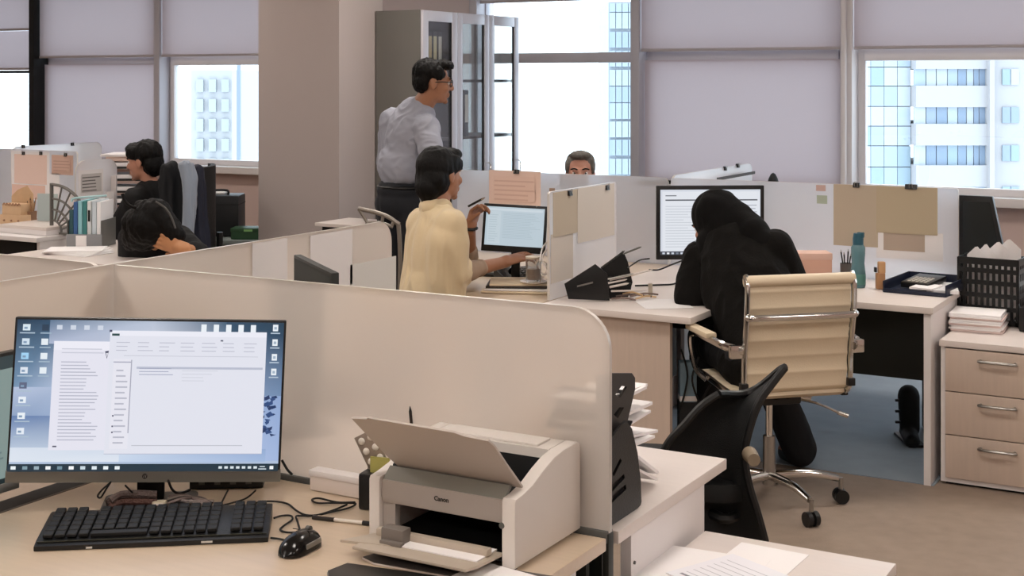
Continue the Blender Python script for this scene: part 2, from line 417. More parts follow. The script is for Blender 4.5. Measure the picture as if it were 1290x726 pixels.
def window(n, x0, x1, z0, z1, fm, transom=None, bar=.05):
    w = bpy.data.objects.new('window_%d' % n, None); C.objects.link(w); w['kind'] = 'structure'
    for a in ((x0, x1, z0, z0 + bar), (x0, x1, z1 - bar, z1), (x0, x0 + bar, z0 + bar, z1 - bar), (x1 - bar, x1, z0 + bar, z1 - bar)):
        obj('frame_bar', bx(a[0], a[1], 9.27, 9.33, a[2], a[3], .004), fm, w)
    zs = [z0 + bar, z1 - bar]
    if transom:
        obj('transom', bx(x0 + bar, x1 - bar, 9.24, 9.33, transom[0], transom[1], .004), fm, w); zs = [zs[0], transom[0], transom[1], zs[1]]
    for a, b in zip(zs[::2], zs[1::2]): obj('pane', bx(x0 + bar, x1 - bar, 9.298, 9.304, a, b), PANE, w)
    return w
BAR = (1.785, 1.862)
window(1, -11.93, -10.40, .9, 2.66, BLACKM, (1.72, 1.745), .03)
window(2, -10.33, -8.85, .9, 2.66, FRM, BAR)
window(3, -8.77, -7.29, .9, 2.66, WFR, BAR)
window(4, -5.49, -4.17, .9, 2.66, FRM, BAR, .03)
window(5, -4.09, -2.61, .9, 2.66, FRM, BAR)
window(6, -2.53, -1.05, .9, 2.66, WFR, BAR)
window(7, -.97, .51, .9, 2.66, WFR, BAR)
window(8, .59, 2.07, .9, 2.66, WFR, BAR)

def blind(x0, x1, z0, z1, y, label, name='roller_blind'):
    t = thing(name, label, 'blind', ((x0 + x1) / 2, y, z1), 0, 'grey roller blinds on the window wall'); w = (x1 - x0) / 2
    obj('cloth', grid(lambda u, v: Vector(((u * 2 - 1) * w, .0006 * math.sin(u * 9), (z0 - z1 + .02) * (1 - v))), 6, 4), BLIND, t)
    obj('bottom_rail', bx(-w, w, -.009, .009, z0 - z1, z0 - z1 + .022, .004), mat('blind_rail', 'b0a8aa', .5), t)
blind(-11.90, -10.41, 2.13, 2.65, 9.2, 'half raised grey blind left of the black window post')
blind(-11.90, -10.41, 1.75, 2.13, 9.24, 'pale sheer blind strip under the half raised grey blind', 'sheer_blind')
blind(-10.33, -8.86, 1.86, 2.65, 9.17, 'upper grey blind right beside the black window post')
blind(-10.33, -8.86, .91, 1.80, 9.23, 'lowered grey blind behind the head of the woman in black')
blind(-8.77, -7.29, 1.86, 2.65, 9.17, 'grey blind above the small bright window left of the column')
blind(-4.09, -2.61, 1.86, 2.65, 9.17, 'upper grey blind between the cabinet window and the white pipe')
blind(-4.09, -2.61, .91, 1.80, 9.23, 'lowered pinkish grey blind above the white desk partition in the middle')
blind(-2.53, -1.05, 1.86, 2.65, 9.17, 'grey blind above the window with the white building outside')
blind(-5.49, -4.17, 2.25, 2.65, 9.2, 'blind rolled up high above the bright window beside the cabinet')

def ceiling_light(x, y):
    t = thing('ceiling_light', 'square white ceiling panel lamp above the desks', 'lamp', (x, y, 2.9), 0, 'ceiling panel lamps')
    bm = new()
    prism(bm, rrect(-.31, .31, -.31, .31, .01, 1), XY(0), -.03, 0); obj('housing', bm, WHITE, t)
    obj('diffuser', bx(-.29, .29, -.29, .29, -.034, -.031), mat_glow('warm_white_lamp', 'fff5ec', 18.5), t)
for x in (-9.2, -6.6, -4.0, -1.4, 1.2):
    for y in (-1.2, 1.4, 4.0, 6.6):
        if not (x < -8 and y < 3): ceiling_light(x, y)

# ================================================================== outside the windows
def far_frame(px, py, d): return atd(px, py, d), (lambda a, b: ((a - px) / 1729 * d, -(b - py) / 1729 * d))
o, k = far_frame(1180, 400, 119)
b = thing('office_building', 'white office building with ribbon windows outside the right window', 'building', o, TH)
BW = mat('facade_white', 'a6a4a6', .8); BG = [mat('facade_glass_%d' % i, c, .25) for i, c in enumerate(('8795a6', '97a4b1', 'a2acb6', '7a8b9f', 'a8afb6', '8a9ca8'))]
def fbox(x0, x1, y0, y1, y_front, y_back):
    (a, c), (e, f) = k(x0, y1), k(x1, y0); return bx(a, e, y_front, y_back, c, f)
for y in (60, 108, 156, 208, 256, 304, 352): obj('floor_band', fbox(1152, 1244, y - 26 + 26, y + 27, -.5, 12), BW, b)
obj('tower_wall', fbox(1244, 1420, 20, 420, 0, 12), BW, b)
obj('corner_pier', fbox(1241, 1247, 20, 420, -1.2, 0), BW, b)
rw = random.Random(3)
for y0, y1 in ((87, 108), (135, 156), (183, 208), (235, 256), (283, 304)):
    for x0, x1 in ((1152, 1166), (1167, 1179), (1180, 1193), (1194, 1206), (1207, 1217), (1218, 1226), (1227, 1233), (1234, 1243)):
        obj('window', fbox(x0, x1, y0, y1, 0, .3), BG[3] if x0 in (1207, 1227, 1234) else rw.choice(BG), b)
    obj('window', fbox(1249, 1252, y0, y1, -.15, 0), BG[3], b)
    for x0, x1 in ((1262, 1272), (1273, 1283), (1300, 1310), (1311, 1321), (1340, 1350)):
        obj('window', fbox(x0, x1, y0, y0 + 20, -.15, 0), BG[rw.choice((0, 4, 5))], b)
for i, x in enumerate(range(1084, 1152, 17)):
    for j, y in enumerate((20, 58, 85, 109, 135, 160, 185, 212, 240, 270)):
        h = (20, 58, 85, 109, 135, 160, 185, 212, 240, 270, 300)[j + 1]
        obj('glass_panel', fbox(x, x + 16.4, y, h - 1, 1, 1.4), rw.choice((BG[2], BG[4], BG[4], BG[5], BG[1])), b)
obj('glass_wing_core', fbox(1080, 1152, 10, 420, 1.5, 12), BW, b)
o, k = far_frame(790, 300, 170)
b = thing('glass_tower', 'pale glass tower seen through the window beside the cabinet', 'building', o, TH)
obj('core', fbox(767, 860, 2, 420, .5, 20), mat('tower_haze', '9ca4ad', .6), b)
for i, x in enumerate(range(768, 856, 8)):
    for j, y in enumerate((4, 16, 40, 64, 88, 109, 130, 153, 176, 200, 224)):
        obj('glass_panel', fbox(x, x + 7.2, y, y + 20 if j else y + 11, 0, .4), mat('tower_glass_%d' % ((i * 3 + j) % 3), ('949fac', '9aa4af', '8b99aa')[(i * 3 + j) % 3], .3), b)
o, k = far_frame(275, 300, 90)
b = thing('pale_building', 'washed out pale building outside the small left window', 'building', o, TH)
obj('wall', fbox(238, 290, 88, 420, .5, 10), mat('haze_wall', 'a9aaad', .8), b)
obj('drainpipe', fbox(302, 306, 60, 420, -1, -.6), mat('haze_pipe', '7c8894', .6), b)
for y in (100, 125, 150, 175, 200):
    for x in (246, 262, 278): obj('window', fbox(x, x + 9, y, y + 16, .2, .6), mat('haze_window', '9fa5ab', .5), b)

# ================================================================== tall cabinet
t = thing('display_cabinet', 'tall grey cabinet with three glazed doors beside the column', 'cabinet', (-4.74, 7.26, 0))
CB = mat('cabinet_grey', '6f6d68', .6, vary=.06, vscale=3); CD = mat('cabinet_inside', '3a3a3a', .7); CF = mat('door_frame_silver', 'c4c4cb', .35, metal=.3)
obj('side_panel', bx(-.36, -.02, 0, .018, 0, 2.1), CB, t);
obj('end_pane', bx(-.34, -.03, 1.232, 1.238, .08, 2.08), CABG, t)
for a in (-.36, -.04): obj('end_post', bx(a, a + .02, 1.228, 1.246, 0, 2.1), CB, t)
obj('back_panel', bx(-.365, -.355, .018, .42, 0, 2.1), CD, t); obj('divider', bx(-.355, -.04, .412, .424, .08, 2.08), CD, t); obj('back_pane', bx(-.363, -.358, .42, 1.228, .08, 2.08), CABG, t); obj('top_panel', bx(-.355, -.02, .018, 1.228, 2.08, 2.1), CB, t); obj('plinth', bx(-.355, -.03, .018, 1.228, 0, .08), CB, t)
for z in (.45, .86, 1.26, 1.64): obj('shelf', bx(-.355, -.04, .018, 1.228, z, z + .018), CD, t)
for i in range(3):
    y0, y1 = .002 + i * .4145, .002 + (i + 1) * .4145 - .004; w = .062
    d = obj('door', bx(-.018, .002, y0, y0 + w, .08, 2.098, .002), CF, t)
    for a in ((y1 - w, y1, .08, 2.098), (y0 + w, y1 - w, 2.03, 2.098), (y0 + w, y1 - w, .08, .15)):
        obj('door_rail', bx(-.018, .002, a[0], a[1], a[2], a[3], .002), CF, d)
    obj('glass_pane', bx(-.012, -.006, y0 + w, y1 - w, .15, 2.03), CABG, d)
    for a in ((y0 + w, y0 + w + .012), (y1 - w - .012, y1 - w)): obj('gasket', bx(-.014, -.004, a[0], a[1], .15, 2.03), BLACKM, d)
    obj('handle', tube(new(), [(.002, y1 - .03, .95), (.03, y1 - .03, .96), (.03, y1 - .03, 1.08), (.002, y1 - .03, 1.09)], .005, 6, 2), CHROME, d)
def binder(loc, rz, label, col, h=.31, w=.05, d=.27, spine='e8e4dc', grp='binders inside the tall cabinet'):
    """a lever-arch file standing upright, spine towards local -Y"""
    t = thing('binder', label, 'binder', loc, rz, grp)
    m = mat('binder_' + col, col, .5)
    obj('cover', bx(-w / 2, w / 2, -d / 2, -d / 2 + .003, 0, h, .001), m, t)
    obj('cover', bx(-w / 2, -w / 2 + .003, -d / 2 + .003, d / 2, 0, h), m, t); obj('cover', bx(w / 2 - .003, w / 2, -d / 2 + .003, d / 2, 0, h), m, t)
    obj('pages', bx(-w / 2 + .004, w / 2 - .004, -d / 2 + .01, d / 2 - .01, .004, h - .01), PAPER, t)
    if spine: obj('spine_label', bx(-w * .36, w * .36, -d / 2 - .001, -d / 2, h * .3, h * .9), mat('spine_' + spine, spine, .7), t)
for i, (y, c, s) in enumerate(((.11, '23272c', 'd8d4c4'), (.17, '1d2126', 'cbb88c'), (.23, '2b3138', 'd5c9a0'), (.29, '22262b', 'dcd8cc'))):
    binder((-4.74 - .19, 7.26 + y, 1.66), RAD(90), 'dark binder with pale spine label in cabinet top shelf, %s from the near side' % ('first', 'second', 'third', 'fourth')[i], c, spine=s)
for i, (y, c) in enumerate(((.12, '3a4a55'), (.19, '24282d'), (.55, '8a4a3a'), (.62, '2e3c4a'))):
    binder((-4.74 - .19, 7.26 + y, 1.278), RAD(90), 'binder on the second cabinet shelf, %s from the near side' % ('first', 'second', 'third', 'fourth')[i], c)

# ================================================================== frosted partitions
def panel(name, label, axis, at, a0, a1, z0, z1, r, corners, m=FROST, th=.012, clamps=(), edge=True):
    t = thing(name, label, 'partition', ((a0 if axis == 'x' else at), (at if axis == 'x' else a0), z0), 0, 'frosted desk partitions')
    fn = XZ(0) if axis == 'x' else (lambda a, b, tt: Vector((tt, a, b)))
    bm = prism(new(), rrect(0, a1 - a0, 0, z1 - z0, r, 8, corners), fn, -th / 2, th / 2)
    sh = obj('acrylic_sheet', bm, m, t); sh.data.materials.append(CLEAR); sh.data.materials.append(ACEDGE)   # etched on one face, clear on the other, bright cut edge
    k = 1 if axis == 'x' else 0; s = -1 if axis == 'x' else 1
    for f in sh.data.polygons: f.material_index = 0 if f.normal[k] * s > .9 else (1 if f.normal[k] * s < -.9 else 2)
    for c in clamps:
        p = (c - a0, 0) if axis == 'x' else (0, c - a0)
        obj('clamp', box(new(), (p[0], p[1], .0), (.05, .04, .05) if axis == 'x' else (.04, .05, .05), bev=.004), GREYP, t)
    return t
p = panel('desk_partition', 'big beige frosted partition behind the printer and monitor', 'x', 2.538, -2.585, -1.2, .735, 1.19, .085, '0010')
obj('support_post', bx(1.372, 1.386, -.012, .012, -.735, -.001, .002), DARK, p)
obj('base_rail', bx(0, 1.383, -.014, .014, -.02, .004, .002), GREYP, p)
panel('desk_partition', 'beige frosted partition at the left edge behind the second screen', 'x', 2.538, -3.7, -2.622, .735, 1.19, .06, '0010')
panel('desk_partition', 'frosted partition running back with white sheets on it, beside the woman in yellow', 'y', -2.604, 1.45, 3.79, .735, 1.19, .07, '0010', clamps=(3.6,))
panel('desk_partition', 'low divider with papers clipped on between the two middle desks', 'y', -2.695, 5.09, 5.75, .732, 1.187, .015, '0011', FROSTW)
panel('desk_partition', 'white partition behind the laptop with a pink sheet clipped on', 'x', 6.40, -3.95, -2.705, .60, 1.165, .03, '0011', FROSTW)
panel('desk_partition', 'white partition behind the large screen with tan sheets clipped on', 'x', 6.40, -2.69, -1.29, .60, 1.165, .01, '0011', FROSTW)
panel('desk_partition', 'white divider rising behind the large screen towards the windows', 'y', -2.697, 6.42, 7.60, .735, 1.175, .05, '0011', FROSTW)
panel('desk_partition', 'pale partition with pink sheets at the far left desk', 'x', 6.40, -7.7, -6.86, .735, 1.19, .02, '0011', FROSTW)
panel('desk_partition', 'pale partition at far left under the black window post', 'y', -7.5, 6.42, 7.22, .735, 1.205, .05, '0011', FROSTW)
panel('desk_partition', 'pale rounded partition left of the woman in black', 'y', -6.32, 5.88, 6.21, .735, 1.17, .07, '0011', FROSTW)

# ================================================================== desks
def slab(name, poly, z0, z1, m, parent, bev=.003): return obj(name, prism(new(), poly, XY(z0), 0, z1 - z0, bev), m, parent, ang=30)
def rect(x0, x1, y0, y1): return [(x0, y0), (x1, y0), (x1, y1), (x0, y1)]
t = thing('desk', 'beige wooden desk in front with the screen, keyboard and printer', 'desk')
slab('desktop', rect(-2.40, -1.20, 1.45, 2.515), .703, .730, WOOD, t)
obj('edge_strip', bx(-2.407, -2.400, 1.45, 2.515, .703, .730), mat('dark_edge', '4a3c30', .4), t)
obj('end_panel', bx(-1.245, -1.22, 1.55, 2.42, 0, .703), WHITE, t); obj('end_panel', bx(-2.385, -2.36, 1.55, 2.42, 0, .703), WOODP, t)
obj('modesty_panel', bx(-2.36, -1.245, 2.40, 2.418, .3, .703), DARK, t); obj('leg', bx(-1.30, -1.25, 2.43, 2.48, 0, .703), DARK, t); obj('back_panel', bx(-2.38, -1.23, 2.485, 2.5, .08, .7), DARK, t)
t = thing('side_shelf', 'narrow black shelf between the front desk and left partition', 'shelf', (-2.5, 1.6, 0))
obj('board', bx(-.075, .085, -.1, .86, .66, .69, .003), BLACKM, t); obj('end_panel', bx(-.07, .08, .8, .83, 0, .66), BLACKM, t); obj('end_panel', bx(-.07, .08, -.08, -.05, 0, .66), BLACKM, t)
t = thing('desk', 'white topped desk behind the big partition with the letter rack', 'desk')
slab('desktop', rect(-2.58, -1.195, 2.565, 3.19), .703, .730, PALE, t)
obj('end_panel', bx(-1.235, -1.21, 2.66, 3.08, 0, .703), WHITE, t); obj('end_panel', bx(-2.56, -2.535, 2.66, 3.08, 0, .703), WHITE, t); obj('back_panel', bx(-2.535, -1.24, 2.58, 2.6, .08, .703), DARK, t)
obj('screw_cap', cyl(new(), (-1.21, 2.675, .63), (-1.207, 2.675, .63), .004, n=8), GREYP, t)
LD = [(-2.69, 5.0), (-2.02, 5.0), (-2.02, 5.46), (-1.98, 5.6), (-1.86, 5.70), (-1.25, 5.70), (-1.25, 6.385), (-2.69, 6.385)]
t = thing('corner_desk', 'beige corner desk with the large screen where the hooded woman sits', 'desk')
slab('desktop', LD, .703, .730, PALE, t)
obj('end_panel', bx(-2.66, -2.12, 5.03, 5.055, 0, .703), WOODP, t); obj('end_panel', bx(-1.29, -1.262, 5.715, 6.37, 0, .703), WHITE, t)
obj('modesty_panel', bx(-2.0, -1.29, 5.98, 6.0, .37, .703), DARK, t); obj('side_modesty_panel', bx(-2.64, -2.62, 5.06, 6.3, .2, .703), DARK, t); obj('cable_tray', bx(-2.55, -2.1, 5.95, 6.06, .5, .58), BLACKM, t)
t = thing('corner_desk', 'beige corner desk with the laptop where the woman in yellow sits', 'desk')
slab('desktop', [(max(-5.39 - x, -3.82), y) for x, y in LD][::-1], .703, .730, WOOD, t)
obj('end_panel', bx(-3.27, -2.73, 5.03, 5.055, 0, .703), WOODP, t); obj('end_panel', bx(-3.81, -3.78, 5.715, 6.37, 0, .703), WHITE, t); obj('modesty_panel', bx(-3.78, -3.4, 6.28, 6.3, .32, .703), DARK, t)
t = thing('desk', 'white desk on the far side behind the large screen partition', 'desk')
slab('desktop', rect(-4.0, -.80, 6.415, 7.1), .703, .730, PALE, t)
for x in (-3.98, -2.72, -2.66, -.83): obj('end_panel', bx(x, x + .02, 6.45, 7.05, 0, .703), WHITE, t)
t = thing('desk', 'white desk with black front panel at the far left', 'desk')
slab('desktop', rect(-7.7, -6.37, 5.63, 6.38), .703, .730, WHITE, t)
obj('end_panel', bx(-6.40, -6.375, 5.66, 6.36, 0, .703), WHITE, t); obj('modesty_panel', bx(-7.68, -6.46, 5.70, 5.72, .1, .703), BLACKM, t); obj('end_panel', bx(-7.68, -7.66, 5.72, 6.36, 0, .703), WHITE, t)
t = thing('desk', 'dark fronted desk with blue folders where the person rests their head', 'desk')
slab('desktop', [(-5.92, 5.0), (-4.55, 5.0), (-4.55, 5.32), (-5.38, 5.32), (-5.45, 5.8), (-5.92, 5.8)], .703, .730, PALE, t)
obj('modesty_panel', bx(-5.9, -4.57, 5.02, 5.04, .05, .703), BLACKM, t); obj('end_panel', bx(-5.915, -5.9, 5.02, 5.78, 0, .703), WHITE, t); obj('end_panel', bx(-4.58, -4.56, 5.04, 5.30, 0, .703), WHITE, t)

# pedestals
def pedestal(label, loc, w, d, h, front, rz=0, gap=.004):
    t = thing('drawer_pedestal', label, 'cabinet', loc, rz, 'low drawer pedestals')
    slab('top', rect(0, w, 0, d), h - .026, h, PALE, t)
    obj('side_panel', bx(.004, .022, .012, d - .004, .012, h - .026), WHITE, t); obj('side_panel', bx(w - .022, w - .004, .012, d - .004, .012, h - .026), WHITE, t)
    obj('back_panel', bx(.022, w - .022, d - .02, d - .006, .012, h - .026), WHITE, t); obj('plinth', bx(.02, w - .02, .03, d - .03, 0, .05), BLACKM, t)
    obj('floor_panel', bx(.022, w - .022, .012, d - .02, .012, .03), WHITE, t)
    H = (h - .026 - .034) / 3
    for i in range(3):
        z0 = .032 + i * H; q = obj('drawer', bx(.024, w - .024, .002, .02, z0, z0 + H - gap, .002), front, t)
        zz = z0 + H * .76; obj('handle', tube(new(), [(w / 2 - .065, .002, zz), (w / 2 - .062, -.022, zz), (w / 2 + .062, -.022, zz), (w / 2 + .065, .002, zz)], .006, 8, 3), STEEL, q)
    return t
pedestal('beige three drawer pedestal standing under the crate on the right', (-1.238, 5.76, 0), .46, .62, .592, WOODP)
pedestal('white low pedestal with loose papers on it at the bottom edge', (-1.188, 2.42, 0), .445, .61, .60, WHITE)

# ================================================================== screens
def monitor(name, label, loc, rz, w, h, zc, paint, pitch=0, roll=0, bezel=.006, chin=.018, th=.022, frame=BLACKP, chinm=None, base=(.22, .16), m=SCREEN, cat='monitor', basem=None, neck=.05, basez=0):
    """local -Y is the screen side; zc = height of the panel centre above loc"""
    t = thing(name, label, cat, loc, rz); basem = basem or frame
    M = Matrix.Translation((0, 0, zc)) @ Matrix.Rotation(roll, 4, 'Y') @ Matrix.Rotation(pitch, 4, 'X')
    def put(bm): bm.transform(M); return bm
    obj('housing', put(bx(-w / 2, w / 2, 0, th, -h / 2, h / 2, .003)), frame, t)
    if chinm: obj('chin', put(bx(-w / 2 - .001, w / 2 + .001, -.003, .012, -h / 2 - .001, -h / 2 + chin, .002)), chinm, t)
    sw, sh = w - 2 * bezel, h - bezel - chin
    paint(sw, sh).build('screen', m, t, lambda x, z, o: M @ Vector((x - sw / 2, -.0006 - o, z - h / 2 + chin)))
    if base:
        obj('stand_base', prism(new(), rrect(-base[0] / 2, base[0] / 2, -base[1] * .4, base[1] * .6, .02, 4), XY(0), 0, .009, .002), basem, t)
        obj('stand_neck', box(new(), (0, .045, (zc) / 2), (neck, .02, zc), bev=.004), basem, t)
    return t
BLU = (.33, .45, .60)
def desktop_paint(w, h):
    p = Paint(w, h, 'aebfd8'); r = random.Random(2)
    N, D = '27465f', 'c9d2e6'
    p.rect(0, .55, .16, 1, [ '6f8fae', 'a9b9d4', '2c4d69', '12334b']); p.rect(0, .30, .16, .55, ['7f97bb', '90a6c8', 'a9b9d4', 'b3c0da']); p.rect(0, .13, .16, .36, ['b9c8dc', 'b9c8dc', '6f88b0', '5f7cab'])
    p.rect(.12, .84, .5, 1, ['a9b4cd', 'c4cbdb', 'b5c0d3', '5c7590']); p.rect(.5, .9, .78, 1, ['c4cbdb', '5f7a93', '3a5872', 'b5c0d3']); p.rect(.78, .9, 1, 1, ['33526c', '27465f', '173a50', '2a4a64'])
    p.rect(.9, .5, 1, .92, ['7c93b5', '6f8aad', '1d3f58', '2c4d6a']); p.rect(.9, .06, 1, .5, ['a9bcdf', '9fb4db', '8aa3cd', '8fa5cc'])
    p.rect(0, .055, .45, .15, ['dbe3ee', 'dde4ef', 'cdd8e8', 'd6dfec']); p.rect(.4, .055, .95, .14, ['c6d5ea', '9fb6da', '8fa8d0', 'cad8ea'])
    for i in range(34):                                            # the dark tree of the wallpaper
        x, z = .915 + r.random() * .055, .22 + r.random() * .27
        p.poly([(x, z), (x + .02 * r.random() + .006, z + .012), (x + .012, z + .03 * r.random() + .012), (x - .006, z + .02)], '1c3560' if r.random() < .7 else '2b4a7c')
    p.rect(.14, .135, .52, .86, 'e2e2ee'); p.rect(.14, .80, .40, .86, 'eaeaf4')
    p.lines(.17, .20, .32, .74, 24, 'b4b6c6', .45, .3, 4); p.rect(.155, .155, .17, .165, '55586a')
    p.lines(.17, .78, .36, .83, 2, 'c4c6d4', .3, .25, 5)
    p.rect(.345, .11, .935, .935, 'dfe1ec'); p.rect(.345, .90, .935, .935, 'e9eaf4')
    p.rect(.352, .90, .38, .915, '2c4a4c'); p.rect(.342, .925, .352, .94, '404660')
    for i in range(7):
        x = .37 + i * .08; p.lines(x, .80, x + .06, .88, 3, 'b9bbca', .4, .2, i)
    p.rect(.76, .87, .77, .88, '555a6c'); p.lines(.40, .765, .93, .78, 1, 'c6c8d4', .1, .3, 9)
    p.rect(.363, .145, .43, .745, 'e4e4ee'); p.rect(.363, .72, .43, .728, 'a9abbd'); p.rect(.428, .25, .432, .74, 'a6a8b8')
    p.lines(.375, .18, .42, .70, 14, 'b6b8c6', .5, .28, 7)
    for z in (.36, .29, .25): p.rect(.368, z, .374, z + .01, '50546a')
    p.rect(.45, .68, .925, .695, 'b7bccd'); p.lines(.46, .64, .60, .70, 3, '9da3ba', .4, .25, 3); p.lines(.62, .60, .78, .69, 4, 'ccced9', .6, .2, 6)
    p.rect(.445, .165, .86, .17, 'b9bbc6'); p.rect(.345, .11, .935, .114, 'b3b7c9')
    p.poly([(.338, .745), (.344, .80), (.330, .795)], '3a4058'); p.poly([(.338, .755), (.341, .785), (.334, .785)], 'e4e4ee')
    for i in range(5): p.rect(.685 + i * .047, .935, .705 + i * .047, .985, 'e8eef4')
    for i, z in enumerate((.945, .845, .745, .645)):
        p.rect(.958, z, .978, z + .045, 'e6edf3'); p.rect(.963, z + .012, .973, z + .03, '9fb2c4'); p.rect(.95, z - .018, .986, z - .010, 'b4c4d4')
    for i, z in enumerate((.93, .835, .74, .645, .545, .45, .345, .245)):
        p.rect(.025, z, .052, z + .042, ('d5e4ee', 'cfdfec', '9fd0f0', 'dbe3ee', '5b6580', 'e4ecf4', 'e6edf4', 'e0e8f2')[i]); p.rect(.03, z + .01, .042, z + .024, '7d98b4'); p.rect(.015, z - .02, .07, z - .012, 'a9bccd')
        if i < 4: p.rect(.095, z, .12, z + .042, 'e2ebf2' if i else '243c52'); p.rect(.09, z - .02, .13, z - .012, '9fb4c6')
    for x in (.15, .2, .25, .3): p.rect(x, .94, x + .02, .97, 'ccd4e2')
    p.rect(0, 0, 1, .05, '14303f'); r = random.Random(8)
    for i in range(10): p.rect(.012 + i * .042, .014, .03 + i * .042, .036, ('e8f0f4', '7d98a4', '94a9b4', 'f0f4f6', '6d8a98', 'f4f6f8', 'c6d6e0', 'dbe6ec', 'e8f0f4', 'e4ecf0')[i])
    for i in range(7): p.rect(.775 + i * .022, .018, .788 + i * .022, .034, 'd5e0e6')
    p.rect(.925, .012, .955, .019, 'c6d2da'); p.rect(.93, .028, .95, .035, 'c6d2da'); p.rect(.968, .014, .982, .036, 'f0f4f6')
    return p
c = atd(187.5, 504, 2.97)
mon = monitor('monitor', 'wide thin edged screen showing a spreadsheet on the front desk', (c.x, c.y, .731), TH + RAD(9), .574, .347, c.z - .731, desktop_paint, pitch=RAD(-5), roll=RAD(2.4), bezel=.005, chin=.025, chinm=mat('chin_grey', '7f7e78', .4, metal=.3), base=(.20, .15), neck=.058)
Mm = Matrix.Translation((0, 0, c.z - .731)) @ Matrix.Rotation(RAD(2.4), 4, 'Y') @ Matrix.Rotation(RAD(-5), 4, 'X')
bm = prism(new(), [(math.cos(RAD(a)) * .0055, math.sin(RAD(a)) * .0058 - .1610) for a in range(0, 360, 30)], XZ(-.0036), -.0006, 0); bm.transform(Mm)
emb = obj('round_emblem', bm, mat('emblem_dark', '1b1d1e', .3), mon)
for x, s in ((-.0022, 1), (.0018, 1)):
    bm = prism(new(), [(x - .0006, -.1640), (x, -.1640), (x + .0012, -.1580), (x + .0006, -.1580)], XZ(-.0044), -.0004, 0); bm.transform(Mm); obj('emblem_stroke', bm, mat('emblem_light', 'cfd2d2', .3), emb)
def left_paint(w, h):
    p = Paint(w, h, '8fa3a0'); p.rect(0, .9, 1, 1, '33454a'); p.lines(.05, .1, .95, .85, 16, '71868a', .4, .3, 2); p.rect(.3, .05, .35, .9, 'a9bbb6'); p.rect(.55, .86, .9, .93, 'b9c8c4'); p.rect(0, 0, 1, .04, '1c2c30'); return p
q = atx(23, 441, -2.49)
monitor('monitor', 'darker second screen cut off by the left edge of the picture', (-2.49, q.y - .25, .69), RAD(90), .50, .31, q.z - .155 - .69, left_paint, bezel=.008, chin=.02, chinm=mat('chin_silver', '9a9c9a', .35, metal=.5), m=SCREEND, base=(.18, .12))
def office_paint(w, h):
    p = Paint(w, h, 'd3d8e2'); p.rect(0, 0, 1, .055, '3c3f48'); r = random.Random(1)
    for i in range(9): p.rect(.02 + i * .045, .012, .045 + i * .045, .04, r.choice(('c8d0dc', '7a8290', 'e4e8ee')))
    p.rect(.02, .06, .99, .97, 'dfe3ea'); p.rect(.05, .83, .45, .85, '565a62'); p.rect(.70, .83, .97, .85, '565a62'); p.rect(.05, .90, .16, .915, '6b6f78')
    p.lines(.05, .12, .5, .78, 16, 'c2c7d0', .6, .25, 3); p.lines(.8, .6, .97, .8, 4, 'a9aeb8', .3, .3, 4); p.rect(.965, .45, .975, .52, '7c8290'); return p
c = atd(895, 280.5, 6.42)
monitor('monitor', 'large black framed screen in front of the hooded woman', (c.x, c.y, .731), TH + RAD(3), .508, .345, c.z - .731, office_paint, bezel=.018, chin=.022, m=SCREEN, base=(.2, .17), basem=mat('stand_white', 'cfccca', .4), neck=.06)
def laptop_paint(w, h):
    p = Paint(w, h, 'b4c4ce'); p.rect(.03, .9, .97, .96, 'c4d0d8'); p.lines(.3, .2, .95, .88, 16, '9fb1bc', .3, .25, 5); p.rect(.04, .05, .26, .88, 'bccad2'); p.lines(.06, .1, .22, .84, 12, 'a3b5c0', .3, .2, 2); return p
c = atd(648, 288, 6.20)
t = monitor('laptop_screen', 'tilted laptop style screen in front of the woman in yellow', (c.x, c.y, .731), TH - RAD(8), .292, .215, c.z - .731, laptop_paint, pitch=RAD(-10), roll=RAD(2.5), bezel=.013, chin=.028, th=.012, base=(.18, .14), neck=.04, cat='screen')
obj('webcam', cyl(new(), (.1, -.004, c.z - .731 + .1), (.1, 0, c.z - .731 + .1), .003, n=8), CHROME, t)
def dark_paint(w, h): return Paint(w, h, '1b211f').rect(.02, .02, .98, .98, ['161b1a', '1d2322', '252c2a', '202624'])
f0, f1 = atd(370, 321, 3.9), atd(417, 384, 3.53); dv = (f1 - f0); ang = math.atan2(dv.y, dv.x)
t = monitor('monitor', 'dark screen corner poking up behind the big partition', ((f0.x + f1.x) / 2, (f0.y + f1.y) / 2, .731), ang, Vector((dv.x, dv.y)).length, .31, f0.z - .155 - .731, dark_paint, bezel=.008, chin=.015, frame=mat('dark_screen_frame', '2a2c2a', .5), m=PRINT)
c = aty(1238, 300, 6.52)
t = thing('monitor', 'black tilted screen standing behind the crate on the right', 'monitor', (c.x, 6.52, .731), RAD(0))
pp = [aty(a, b_, 6.52) - Vector((c.x, 6.52, .731)) for a, b_ in ((1208, 350), (1272, 350), (1250, 248), (1208, 246))]
bm = prism(new(), [(p.x, p.z) for p in pp], XZ(0), .0, .035, .004); obj('housing', bm, BLACKP, t)
ctr = sum(((p.x, p.z) for p in pp), ()); cx, cz = sum(ctr[::2]) / 4, sum(ctr[1::2]) / 4
bm = prism(new(), [(cx + (p.x - cx) * .8, cz + (p.z - cz) * .86) for p in pp], XZ(0), -.002, .001); obj('screen', bm, mat('off_screen', '23282a', .2), t)
obj('stand_base', bx(-.06, .09, -.06, .1, -.006, .006), BLACKP, t); obj('stand_neck', bx(-.01, .03, .036, .056, .0, .2), BLACKP, t)

